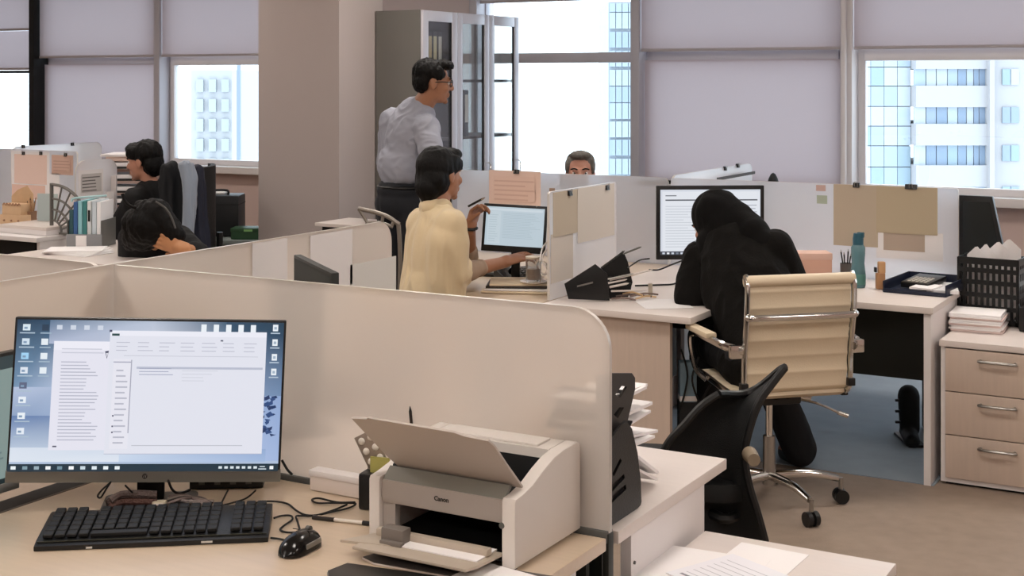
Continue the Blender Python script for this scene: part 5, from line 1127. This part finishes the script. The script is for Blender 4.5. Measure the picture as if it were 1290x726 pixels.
# coats on a chair
cp = atd(226, 300, 8.6)
t = thing('office_chair', 'black office chair carrying coats behind the woman in black', 'chair', (cp.x, cp.y, 0), TH + RAD(94))
obj('backrest', grid(lambda u, v: Vector(((u - .5) * .46, -.22 + .05 * (2 * u - 1) ** 2, .50 + .62 * v)), 10, 10, .03), MESHB, t); obj('seat', prism(new(), rrect(-.24, .24, -.2, .24, .08, 5), XY(.42), 0, .07, .02), MESHB, t); obj('column', cyl(new(), (0, 0, .08), (0, 0, .42), .027, n=12), BLACKP, t); obj('back_post', tube(new(), [(0, .0, .40), (0, -.22, .42), (0, -.25, .7)], .02, 8, 3), BLACKP, t)
for i in range(5): a = RAD(72 * i + 15); obj('base_arm', tube(new(), [(0, 0, .10), (math.cos(a) * .3, math.sin(a) * .3, .03)], (.022, .014), 8, 1), BLACKP, t)
def garment(name, label, px, d, m, amp=.012, cat='coat', thick=.035, seed=0):
    """a hanging cloth: rows of pixels (x0, x1, y) from top to bottom"""
    b = atd((px[0][0] + px[0][1]) / 2, px[0][2], d); t = thing(name, label, cat, b, 0); t.location = b
    pr = []
    for (a0, a1, y), (b0, b1, y2) in zip(px, px[1:]):
        n_ = max(2, int((y2 - y) / 3))
        for f in [q / n_ for q in range(n_)]:
            l, r, yy = a0 + (b0 - a0) * f, a1 + (b1 - a1) * f, y + (y2 - y) * f
            pr.append(cap(atd(l + 3, yy, d), atd(r - 3, yy, d + .05), thick))
    l, r, yy = px[-1]; pr.append(cap(atd(l + 3, yy, d), atd(r - 3, yy, d + .05), thick))
    blob('cloth', pr, m, t, vox=.009, it=3, base=b, disp=folds(amp, 14, (1.6, 1.6, .22))); return t
garment('coat', 'black coat hanging over the chair back behind the woman in black', ((208, 224, 212), (206, 232, 235), (210, 236, 270), (214, 240, 300), (216, 242, 330)), 8.22, mat('coat_black', '14161a', .8), .014)
garment('jacket', 'blue grey shiny jacket hanging over the coat chair', ((226, 244, 208), (229, 246, 225), (232, 245, 250), (233, 243, 280), (234, 243, 305)), 8.12, mat('jacket_blue_grey', '8e99a8', .45, sheen=.4), .012, 'jacket', .022)
garment('coat', 'dark navy coat at the right side of the coat chair', ((244, 252, 215), (246, 256, 240), (247, 259, 270), (247, 262, 305), (247, 262, 330)), 8.22, mat('coat_navy', '1d2030', .7), .012, thick=.028)
t = thing('carrying_case', 'large black case on the shelf left of the column', 'case', Vector((atd(278, 300, 9.6).x, atd(278, 300, 9.6).y, .56)), TH); 
obj('body', bx(-.115, .125, 0, .25, 0, .285, .012), mat('case_black', '1b1c1f', .5), t); obj('handle', tube(new(), [(-.07, .08, .285), (-.065, .08, .315), (.03, .08, .315), (.035, .08, .285)], .009, 8, 4), BLACKP, t); obj('seam', bx(-.116, .126, -.002, .252, .22, .225), BLACKM, t)
sheet('white paper lying on the black case left of the column', t.location + Matrix.Rotation(TH, 3, 'Z') @ Vector((-.06, .16, .287)), TH, .13, .12, lines=False, z=.012)
t = thing('green_box', 'dark green carton beside the column', 'carton', Vector((atd(309, 302, 9.45).x, atd(309, 302, 9.45).y, .556)), TH - RAD(3)); GB = mat('dark_green_card', '27472c', .5)
obj('carton_body', bx(-.10, .11, 0, .16, 0, .055, .003), GB, t); obj('lid', bx(-.103, .113, -.003, .163, .05, .078, .003), GB, t); obj('label_sticker', bx(-.01, .05, -.0045, -.003, .055, .07), mat('label_green', '7fae6a', .6), t)
t = thing('low_shelf', 'grey low shelf under the black case and green carton', 'shelf', Vector((atd(288, 300, 9.55).x, atd(288, 300, 9.55).y, 0)), TH)
obj('top', bx(-.3, .3, -.15, .32, .53, .555, .003), mat('shelf_grey', '7f8785', .5), t)
for x in (-.29, .27): obj('side', bx(x, x + .02, -.14, .31, 0, .53), mat('shelf_grey', '7f8785', .5), t)
obj('back', bx(-.27, .27, .29, .31, 0, .53), mat('shelf_grey', '7f8785', .5), t)

# ================================================================== people
HF = lambda amp=.006, sc=40: (lambda p, n: amp * noise.noise(Vector((p.x * sc * 1.6, p.y * sc * 1.6, p.z * sc * .35))) + amp * .5 * noise.noise(p * sc * 2.2))
# --- woman in the yellow sweater
D = 6.0
B = atd(546, 420, D); B.z = 0
W1 = thing('person', 'woman in a cream yellow sweater turned from us, holding a pen and touching the laptop', 'person', B)
Mh = facing(RAD(-42), RAD(-4), RAD(-4)); hc = atd(556, 220, 6.02)
neck = atd(549, 262, 5.98); pel = atd(540, 425, 5.95); sl = atd(531, 283, 6.10); sr = atd(567, 283, 5.88)
el_r, wr_r = atd(572, 346, 5.88), atd(633, 331, 6.08); el_l, wr_l = atd(590, 332, 6.24), atd(592, 288, 6.12)
fd = Matrix.Rotation(TH - RAD(40), 3, 'Z') @ Vector((0, 1, 0)); rt = fd.cross(Vector((0, 0, 1)))
hipl, hipr = pel - rt * .09, pel + rt * .09; kl, kr = hipl + fd * .42 + Vector((0, 0, .02)), hipr + fd * .42 + Vector((0, 0, .02))
al, ar = Vector((kl.x, kl.y, .08)) - fd * .02, Vector((kr.x, kr.y, .08)) - fd * .02
body = head(hc, Mh, .97) + [cap(hc + Vector((0, 0, -.06)) , neck + Vector((0, 0, -.01)), .048, .055)] + torso(neck, pel, sl, sr, -.012, .66) + arm(sl, el_l, wr_l) + arm(sr, el_r, wr_r) + leg(hipl, kl, al, al + fd * .15 - Vector((0, 0, .045))) + leg(hipr, kr, ar, ar + fd * .15 - Vector((0, 0, .045)))
rtc = Vector((cs, sn, 0)); fwc = Vector((-sn, cs, 0)); UP = Vector((0, 0, 1))
body += hand(wr_r, rtc * 1 + UP * .28 + fwc * .35, -UP + fwc * .3, (.15, .35, .4), 1, 1.02, .08)
body += hand(wr_l, UP * .85 + rtc * .25 + fwc * .1, rtc * .8 - fwc * .5, (.75, .9, .6), -1, 1.0, .03, UP * .7 + rtc * .9 - fwc * .3)
blob('body', body, SKIN, W1, vox=.0055, it=3, base=B); eyes(hc, Mh, W1, B, .97)
YEL = mat('cream_yellow_knit', 'dcc8a2', .85, bump=.3, bscale=500, sheen=.3, vary=.06, vscale=10)
bf = folds(.009, 12, (1.3, 1.3, .2))
blob('sweater', torso(neck + Vector((0, 0, -.012)), pel + UP * .02, sl, sr, .016, .75) + [cap(sr, el_r, .066, .062), cap(sl, el_l, .062, .055), cap(el_r, el_r.lerp(wr_r, .18), .060, .055), cap(sr.lerp(pel, .15), el_r.lerp(pel, .4), .095, .09), cap(neck - UP * .06, sl - UP * .02, .068, .058), cap(sl.lerp(pel, .12), pel.lerp(sl, .3), .07, .12), ell(pel + UP * .05, (.165, .155, .12))], YEL, W1, vox=.007, it=22, base=B, disp=bf)
blob('collar', [cap(neck + rt * .045, neck - rt * .045, .044), cap(neck + fd * .04, neck - fd * .035 + UP * .008, .044)], YEL, W1, vox=.006, it=10, base=B)
for q in ([cap(el_r.lerp(wr_r, .22), el_r.lerp(wr_r, .5), .048, .040)], [cap(el_l, el_l.lerp(wr_l, .35), .045, .04)]): blob('sleeve_lining', q, mat('grey_beige_sleeve', 'a08a78', .85), W1, vox=.006, it=3, base=B, disp=folds(.004, 20))
blob('trousers', [ell(pel, (.19, .17, .13)), cap(pel, pel.lerp(neck, .12), .15)] + leg(hipl, kl, al, al, .012)[:3] + leg(hipr, kr, ar, ar, .012)[:3], mat('dark_trousers', '22252b', .8), W1, vox=.008, it=4, base=B)
hT = lambda x, y, z, c, M: c + M @ Vector((x, y, z))
blob('hair', [ell(hT(0, -.03, .036, hc, Mh), (.088, .098, .092), Mh), ell(hT(0, -.052, -.02, hc, Mh), (.084, .075, .085), Mh), ell(hT(0, -.085, -.055, hc, Mh), (.062, .05, .062), Mh), cap(hT(0, -.07, -.08, hc, Mh), hT(-.01, -.07, -.13, hc, Mh), .042, .03), ell(hT(.066, .012, .045, hc, Mh), (.022, .055, .04), Mh), ell(hT(-.066, .012, .045, hc, Mh), (.022, .055, .04), Mh), ell(hT(0, .055, .088, hc, Mh), (.06, .05, .032), Mh)], HAIR, W1, vox=.006, it=8, base=B, disp=HF(.003, 36))
w = wr_l - B; obj('wristband', tube(new(), [w + Vector((math.cos(a) * .031, math.sin(a) * .031, .002 * math.sin(2 * a))) for a in [i * math.pi / 8 for i in range(17)]], .007, 8, 1), BLACKP, W1)
P0, P1 = atd(590, 260, 6.06), atd(611, 249, 6.02)
u = thing('pen', 'dark pen held up in the left hand of the woman in yellow', 'pen', P0); obj('barrel', cyl(new(), (0, 0, 0), (P1 - P0) * .8, .005, n=8), BLACKP, u); obj('tip', cyl(new(), (P1 - P0) * .8, P1 - P0, .005, .002, n=8), CHROME, u)
t = thing('office_chair', 'pale grey chair under the woman in the yellow sweater', 'chair', (B.x, B.y, 0), TH - RAD(40)); CGR = mat('chair_pale_fabric', '9a9088', .8)
obj('seat', prism(new(), rrect(-.24, .24, -.22, .24, .08, 5), XY(.40), 0, .06, .02), CGR, t); obj('backrest', grid(lambda u_, v: Vector(((u_ - .5) * .46, -.25 + .05 * (2 * u_ - 1) ** 2, 0.48 + .28 * v)), 10, 8, .03), CGR, t); obj('column', cyl(new(), (0, 0, .08), (0, 0, .40), .026, n=12), BLACKP, t); obj('back_post', tube(new(), [(0, 0, .39), (0, -.26, .40), (0, -.29, .7)], .018, 8, 3), BLACKP, t)
for i in range(5): a = RAD(72 * i + 15); obj('base_arm', tube(new(), [(0, 0, .10), (math.cos(a) * .3, math.sin(a) * .3, .03)], (.022, .014), 8, 1), BLACKP, t)

# --- woman in the black hood
B = cl.copy()
W2 = thing('person', 'woman in a black hooded cover bent over the corner desk on the cream chair', 'person', B)
Mh = facing(RAD(38), RAD(-26), RAD(0)); hc = atd(900, 282, 5.78)
neck = atd(925, 316, 5.66); pel = Vector((cl.x, cl.y, .56)); sl = atd(882, 330, 5.78); sr = atd(976, 315, 5.58)
fd = fwd; rt = Vector((fwd.y, -fwd.x, 0))
el_l, wr_l = atd(872, 376, 5.70), atd(900, 372, 6.02); el_r, wr_r = atd(996, 356, 5.62), atd(985, 348, 5.96)
hipl, hipr = pel - rt * .09, pel + rt * .09; kl, kr = hipl + fd * .42, hipr + fd * .40 + rt * .03
al, ar = Vector((kl.x, kl.y, .09)) + fd * .02, atd(1008, 566, 5.86)
body = head(hc, Mh, .97) + [cap(hc + Vector((0, 0, -.06)), neck, .05, .06)] + torso(neck, pel, sl, sr, 0, .9) + arm(sl, el_l, wr_l) + arm(sr, el_r, wr_r) + leg(hipl, kl, al, al + fd * .15 - UP * .05) + leg(hipr, kr, ar, ar + fd * .15 - UP * .04)
body += hand(wr_l, (wr_l - el_l), -UP, (.3, .4, .3), -1) + hand(wr_r, (wr_r - el_r) , -UP, (.3, .4, .3), 1)
blob('body', body, SKINF, W2, vox=.006, it=3, base=B); eyes(hc, Mh, W2, B, .97)
HB = mat('black_cloth', '070605', .9, spec=.2, vary=.5, vscale=30, bump=.25, bscale=90, vcol='110f0d'); HS = mat('black_scarf', '060505', .85, spec=.2, bump=.15, bscale=120)
blob('jacket', torso(neck, pel, sl, sr, .03, 1.0) + [cap(sl, el_l, .082, .075), cap(el_l, el_l.lerp(wr_l, .85), .072, .05), cap(sr, el_r, .08, .068), cap(el_r, el_r.lerp(wr_r, .85), .064, .048), cap(pel, neck.lerp(pel, .3), .16, .14), cap(sl.lerp(sr, .5), pel, .15, .17), ell(pel - UP * .02, (.20, .18, .12))], HB, W2, vox=.007, it=18, base=B, disp=folds(.007, 11, (1, 1, .5)))
blob('hood', [ell(hT(0, -.03, .03, hc, Mh), (.098, .112, .105), Mh), ell(hT(0, -.06, -.03, hc, Mh), (.095, .085, .11), Mh), ell(hT(0, .0, -.07, hc, Mh), (.085, .085, .085), Mh), cap(hT(.02, -.05, -.05, hc, Mh), neck, .09, .09), cap(hT(.03, -.08, -.02, hc, Mh), atd(950, 296, 5.62), .085, .07), cap(atd(950, 300, 5.62), sr.lerp(neck, .3) + UP * .02, .07, .06), cap(hT(-.03, 0, -.08, hc, Mh), sl.lerp(neck, .5), .08, .08), cap(neck, neck.lerp(pel, .25), .11, .12), cap(hT(.03, -.07, -.02, hc, Mh), atd(962, 308, 5.58), .08, .06)], HS, W2, vox=.006, it=36, base=B, disp=folds(.006, 12, (1, 1, .5)))
blob('trousers', [ell(pel - UP * .02, (.18, .16, .12))] + leg(hipl, kl, al, al, .014)[:3] + [cap(hipr, kr, .095, .075), cap(kr, ar, .075, .07)], mat('black_trousers', '14161a', .85), W2, vox=.008, it=4, base=B, disp=folds(.005, 14))
for a_ in (al, ar): blob('shoe', [cap(a_ - UP * .035, a_ + fd * .14 - UP * .05, .042, .036)], BLACKP, W2, vox=.007, it=2, base=B)

# --- standing man with glasses
D = 7.6
B = atd(508, 300, D); B.z = 0
W3 = thing('person', 'standing man in a grey blue shirt and glasses looking right before the tall cabinet', 'person', B)
Mh = facing(RAD(-72), RAD(-6), RAD(4)); hc = atd(545, 103, 7.58)
neck = atd(528, 138, 7.62); pel = atd(507, 252, 7.62); sl = atd(494, 152, 7.75); sr = atd(537, 160, 7.50)
el_r, wr_r = atd(546, 208, 7.40), atd(538, 254, 7.34); el_l, wr_l = atd(488, 205, 7.84), atd(496, 250, 7.74)
fd = Matrix.Rotation(TH - RAD(50), 3, 'Z') @ Vector((0, 1, 0)); rt = fd.cross(UP)
hipl, hipr = pel - rt * .09 - UP * .04, pel + rt * .09 - UP * .04
kl, kr = Vector((hipl.x, hipl.y, .50)) + fd * .03, Vector((hipr.x, hipr.y, .50)) + fd * .05; al, ar = Vector((hipl.x, hipl.y, .09)), Vector((hipr.x, hipr.y, .09)) + fd * .04
body = head(hc, Mh, 1.02) + [cap(hc + Vector((-.0, 0, -.05)), neck + UP * .0, .056, .062)] + torso(neck, pel, sl, sr, -.008, .78) + arm(sl, el_l, wr_l) + arm(sr, el_r, wr_r) + leg(hipl, kl, al, al + fd * .17 - UP * .05) + leg(hipr, kr, ar, ar + fd * .17 - UP * .05)
body += hand(wr_r, -UP + fd * .2, -rt, (.3, .4, .3), 1) + hand(wr_l, -UP + fd * .2, rt, (.3, .4, .3), -1)
blob('body', body, SKIN, W3, vox=.006, it=3, base=B); eyes(hc, Mh, W3, B, 1.02)
SHIRT = mat('grey_blue_shirt', '9c9fab', .8, bump=.1, bscale=300, vary=.04, vscale=14)
blob('shirt', torso(neck - UP * .03, pel + UP * .19, sl, sr, .016, .90) + [cap(sr, el_r, .074, .062), cap(sl, el_l, .072, .062), cap(el_r, el_r.lerp(wr_r, .9), .06, .045), cap(el_l, el_l.lerp(wr_l, .9), .06, .045), cap(pel + UP * .17, neck.lerp(pel, .35), .130, .125), cap(sl - UP * .02, sl - UP * .2 + rt * .04, .072, .08), cap(neck - UP * .07, sl + UP * .0, .08, .066), cap(neck - UP * .07, sr, .08, .066)], SHIRT, W3, vox=.007, it=20, base=B, disp=folds(.006, 17, (.8, .8, .9)))
blob('collar', [cap(neck + rt * .045 - fd * .03, neck - rt * .045 - fd * .03, .036), cap(neck + rt * .05, neck + fd * .06 - UP * .03, .034), cap(neck - rt * .05, neck + fd * .06 - UP * .03, .034)], SHIRT, W3, vox=.006, it=3, base=B)
NV = mat('dark_navy_trousers', '15181f', .8)
blob('trousers', [ell(pel - UP * .02, (.168, .14, .12), Matrix.Rotation(TH - RAD(50), 3, 'Z')), ell(pel + UP * .05, (.16, .132, .09), Matrix.Rotation(TH - RAD(50), 3, 'Z'))] + leg(hipl, kl, al, al, .016)[:3] + leg(hipr, kr, ar, ar, .016)[:3], NV, W3, vox=.008, it=4, base=B, disp=folds(.006, 10))
blob('belt', [ell(pel + UP * .075, (.168, .139, .022), Matrix.Rotation(TH - RAD(50), 3, 'Z'))], BLACKP, W3, vox=.006, it=1, base=B)
for a_ in (al, ar): blob('shoe', [cap(a_ - UP * .04, a_ + fd * .16 - UP * .055, .045, .036)], BLACKP, W3, vox=.007, it=2, base=B)
blob('hair', [ell(hT(0, -.03, .052, hc, Mh), (.084, .092, .078), Mh), ell(hT(0, -.062, .0, hc, Mh), (.076, .052, .07), Mh), ell(hT(0, .055, .10, hc, Mh), (.062, .052, .030), Mh), ell(hT(0, .085, .095, hc, Mh), (.045, .022, .020), Mh), ell(hT(.068, .005, .05, hc, Mh), (.016, .045, .04), Mh), ell(hT(-.068, .005, .05, hc, Mh), (.016, .045, .04), Mh)], HAIR, W3, vox=.006, it=3, base=B, disp=HF(.006, 45))
for sx in (-1, 1):
    q = [hT(sx * .034 + math.cos(a) * .026, .098, .004 + math.sin(a) * .018, hc, Mh) - B for a in [i * math.pi / 8 for i in range(17)]]
    obj('glasses_rim', tube(new(), q, .003, 6, 1), BLACKP, W3); obj('glasses_arm', tube(new(), [hT(sx * .06, .094, .008, hc, Mh) - B, hT(sx * .082, .03, .008, hc, Mh) - B, hT(sx * .082, -.02, .0, hc, Mh) - B], .003, 6, 3), BLACKP, W3)
obj('glasses_bridge', tube(new(), [hT(-.01, .104, .008, hc, Mh) - B, hT(.01, .104, .008, hc, Mh) - B], .003, 6, 1), BLACKP, W3)

# --- man behind the white partition
B = atd(731, 400, 7.62); B.z = 0
W4 = thing('person', 'grey haired man whose forehead shows above the white partition by the window', 'person', B)
Mh = facing(RAD(176), RAD(2)); hc = atd(731, 219, 7.62); fd = Mh @ Vector((0, 1, 0)); rt = fd.cross(UP)
neck = hc - UP * .16; pel = Vector((B.x, B.y, .55)); sl, sr = neck - rt * .17 - UP * .06, neck + rt * .17 - UP * .06
el_l, el_r = sl - UP * .26 + fd * .06, sr - UP * .26 + fd * .06; wr_l, wr_r = el_l + fd * .2 + UP * .02 + rt * .05, el_r + fd * .2 + UP * .02 - rt * .05
hipl, hipr = pel - rt * .09, pel + rt * .09; kl, kr = hipl + fd * .4, hipr + fd * .4; al, ar = Vector((kl.x, kl.y, .09)), Vector((kr.x, kr.y, .09))
body = head(hc, Mh, 1.0) + [cap(hc - UP * .06, neck, .054, .06)] + torso(neck, pel, sl, sr) + arm(sl, el_l, wr_l) + arm(sr, el_r, wr_r) + leg(hipl, kl, al, al + fd * .15 - UP * .05) + leg(hipr, kr, ar, ar + fd * .15 - UP * .05)
blob('body', body, mat('ruddy_skin', 'b98672', .5, vary=.06, vscale=12), W4, vox=.007, it=3, base=B); eyes(hc, Mh, W4, B)
blob('shirt', torso(neck - UP * .03, pel, sl, sr, .02) + arm(sl, el_l, wr_l, .018, .9) + arm(sr, el_r, wr_r, .018, .9), mat('white_shirt', 'c9ccd2', .8), W4, vox=.009, it=4, base=B)
blob('trousers', [ell(pel, (.18, .16, .12))] + leg(hipl, kl, al, al, .014)[:3] + leg(hipr, kr, ar, ar, .014)[:3], NV, W4, vox=.009, it=4, base=B)
blob('hair', [ell(hT(0, -.028, .062, hc, Mh), (.082, .09, .068), Mh), ell(hT(0, -.06, .0, hc, Mh), (.076, .05, .08), Mh), ell(hT(.0, .048, .104, hc, Mh), (.064, .045, .022), Mh), ell(hT(.07, .01, .042, hc, Mh), (.014, .04, .045), Mh), ell(hT(-.07, .01, .042, hc, Mh), (.014, .04, .045), Mh)], HAIRG, W4, vox=.006, it=3, base=B, disp=HF(.004, 50))
t = thing('office_chair', 'chair of the grey haired man hidden behind the white partition', 'chair', (B.x, B.y, 0), TH + RAD(176)); obj('seat', prism(new(), rrect(-.22, .22, -.22, .22, .08, 5), XY(.38), 0, .05, .01), MESHB, t); obj('column', cyl(new(), (0, 0, .02), (0, 0, .38), .03, n=12), BLACKP, t); obj('foot', lathe(new(), [(.26, 0), (.26, .02), (.04, .04)], 16), BLACKP, t)

# --- woman in black at the left
D = 8.45
B = atd(196, 330, D); B.z = 0
W5 = thing('person', 'short haired woman in black seen in profile facing left before the window wall', 'person', B)
Mh = facing(RAD(72), RAD(-8)); hc = atd(181, 203, D)
fd = Matrix.Rotation(TH + RAD(70), 3, 'Z') @ Vector((0, 1, 0)); rt = fd.cross(UP)
neck = atd(190, 236, D); pel = Vector((B.x, B.y, .55)); sl, sr = neck - rt * .17 - UP * .07, neck + rt * .17 - UP * .07
el_l, el_r = sl - UP * .22 + fd * .14, sr - UP * .2 + fd * .16; wr_l, wr_r = el_l + fd * .22 + UP * .02, el_r + fd * .22 + UP * .02
hipl, hipr = pel - rt * .09, pel + rt * .09; kl, kr = hipl + fd * .4, hipr + fd * .4; al, ar = Vector((kl.x, kl.y, .09)), Vector((kr.x, kr.y, .09))
body = head(hc, Mh, 1.0) + [cap(hc - UP * .05 - fd * .02, neck, .046, .055)] + torso(neck, pel, sl, sr, 0, .9) + arm(sl, el_l, wr_l) + arm(sr, el_r, wr_r) + leg(hipl, kl, al, al + fd * .15 - UP * .05) + leg(hipr, kr, ar, ar + fd * .15 - UP * .05) + hand(wr_l, fd, -UP, thumb=1) + hand(wr_r, fd, -UP, thumb=-1)
blob('body', body, SKINF, W5, vox=.006, it=3, base=B); eyes(hc, Mh, W5, B)
KN = mat('black_knit', '101012', .9, bump=.2, bscale=200)
blob('sweater', torso(neck - UP * .03, pel, sl, sr, .026, .95) + arm(sl, el_l, wr_l, .022, .92) + arm(sr, el_r, wr_r, .022, .92) + [ell(pel, (.19, .17, .13))], KN, W5, vox=.008, it=4, base=B, disp=folds(.007, 12))
blob('trousers', [ell(pel - UP * .03, (.18, .16, .11))] + leg(hipl, kl, al, al, .014)[:3] + leg(hipr, kr, ar, ar, .014)[:3], NV, W5, vox=.009, it=4, base=B)
blob('hair', [ell(hT(0, -.032, .045, hc, Mh), (.09, .10, .088), Mh), ell(hT(0, -.065, -.02, hc, Mh), (.08, .06, .085), Mh), ell(hT(0, .05, .085, hc, Mh), (.07, .058, .038), Mh), ell(hT(.068, .025, .055, hc, Mh), (.02, .05, .04), Mh), ell(hT(-.068, .025, .055, hc, Mh), (.02, .05, .04), Mh)], HAIR, W5, vox=.006, it=3, base=B, disp=HF(.005, 40))

# --- person resting the head on the desk
B = atd(196, 330, 7.42); B.z = 0
W6 = thing('person', 'person with long black hair bowed over the desk, head resting on a hand', 'person', B)
fd = Matrix.Rotation(TH + RAD(170), 3, 'Z') @ Vector((0, 1, 0)); rt = fd.cross(UP)
hc = atd(190, 284, 7.0); Mh = facing(RAD(165), RAD(-58), RAD(0))
pel = Vector((B.x, B.y, .55)); neck = atd(196, 284, 7.22); sl, sr = neck - rt * .13 - UP * .07, neck + rt * .13 - UP * .07
el_l, wr_l = atd(250, 321, 7.02), atd(231, 312, 6.86); el_r, wr_r = sr - UP * .24 + fd * .02, sr - UP * .27 + fd * .14 - rt * .14
hipl, hipr = pel - rt * .09, pel + rt * .09; kl, kr = hipl + fd * .38, hipr + fd * .38; al, ar = Vector((kl.x, kl.y, .09)), Vector((kr.x, kr.y, .09))
body = head(hc, Mh, .98) + [cap(hc - fd * .03, neck, .05, .058)] + torso(neck, pel, sl, sr, 0, .9) + arm(sl, el_l, wr_l) + arm(sr, el_r, wr_r) + leg(hipl, kl, al, al + fd * .15 - UP * .05) + leg(hipr, kr, ar, ar + fd * .15 - UP * .05)
body += hand(wr_l, atd(196, 303, 6.86) - wr_l, fwc * .8 + UP * .3, (.2, .3, .3), 1, 1.15) + hand(wr_r, fd, -UP)
blob('body', body, mat('tan_skin', 'c08a62', .5), W6, vox=.006, it=3, base=B); eyes(hc, Mh, W6, B)
blob('sweater', torso(neck - UP * .04, pel, sl, sr, .022, .92) + arm(sl, el_l, wr_l, .02, .3) + arm(sr, el_r, wr_r, .02, .9) + [ell(pel, (.19, .17, .13))], KN, W6, vox=.008, it=4, base=B, disp=folds(.006, 12))
blob('trousers', [ell(pel - UP * .03, (.18, .16, .11))] + leg(hipl, kl, al, al, .014)[:3] + leg(hipr, kr, ar, ar, .014)[:3], NV, W6, vox=.009, it=4, base=B)
blob('hair', [ell(atd(188, 282, 6.93), (.125, .11, .115)), ell(atd(180, 292, 6.98), (.115, .10, .10)), cap(atd(196, 268, 6.9), atd(222, 296, 6.88), .075, .05), cap(atd(170, 280, 6.95), atd(166, 303, 7.0), .07, .055), cap(atd(178, 262, 6.93), atd(196, 262, 6.9), .04)], HAIR, W6, vox=.007, it=4, base=B, disp=HF(.007, 26))
obj('hair_strap', tube(new(), [atd(a, b_, 6.86) - B for a, b_ in ((154, 244), (157, 252), (163, 259), (172, 262))], .008, 8, 4), HAIR, W6)
obj('hair_highlight', tube(new(), [atd(a, b_, 6.80) - B for a, b_ in ((196, 254), (208, 262), (216, 274), (221, 288))], .005, 8, 4), mat('highlight_grey', '4a4846', .6), W6)  # thin grey tube drawn in place of the highlight line across the dark head
t = thing('office_chair', 'hidden black chair under the person with the bowed head', 'chair', (B.x, B.y, 0), TH + RAD(170)); obj('seat', prism(new(), rrect(-.22, .22, -.22, .22, .08, 5), XY(.38), 0, .05, .01), MESHB, t); obj('column', cyl(new(), (0, 0, .02), (0, 0, .38), .03, n=12), BLACKP, t); obj('foot', lathe(new(), [(.26, 0), (.26, .02), (.04, .04)], 16), BLACKP, t)
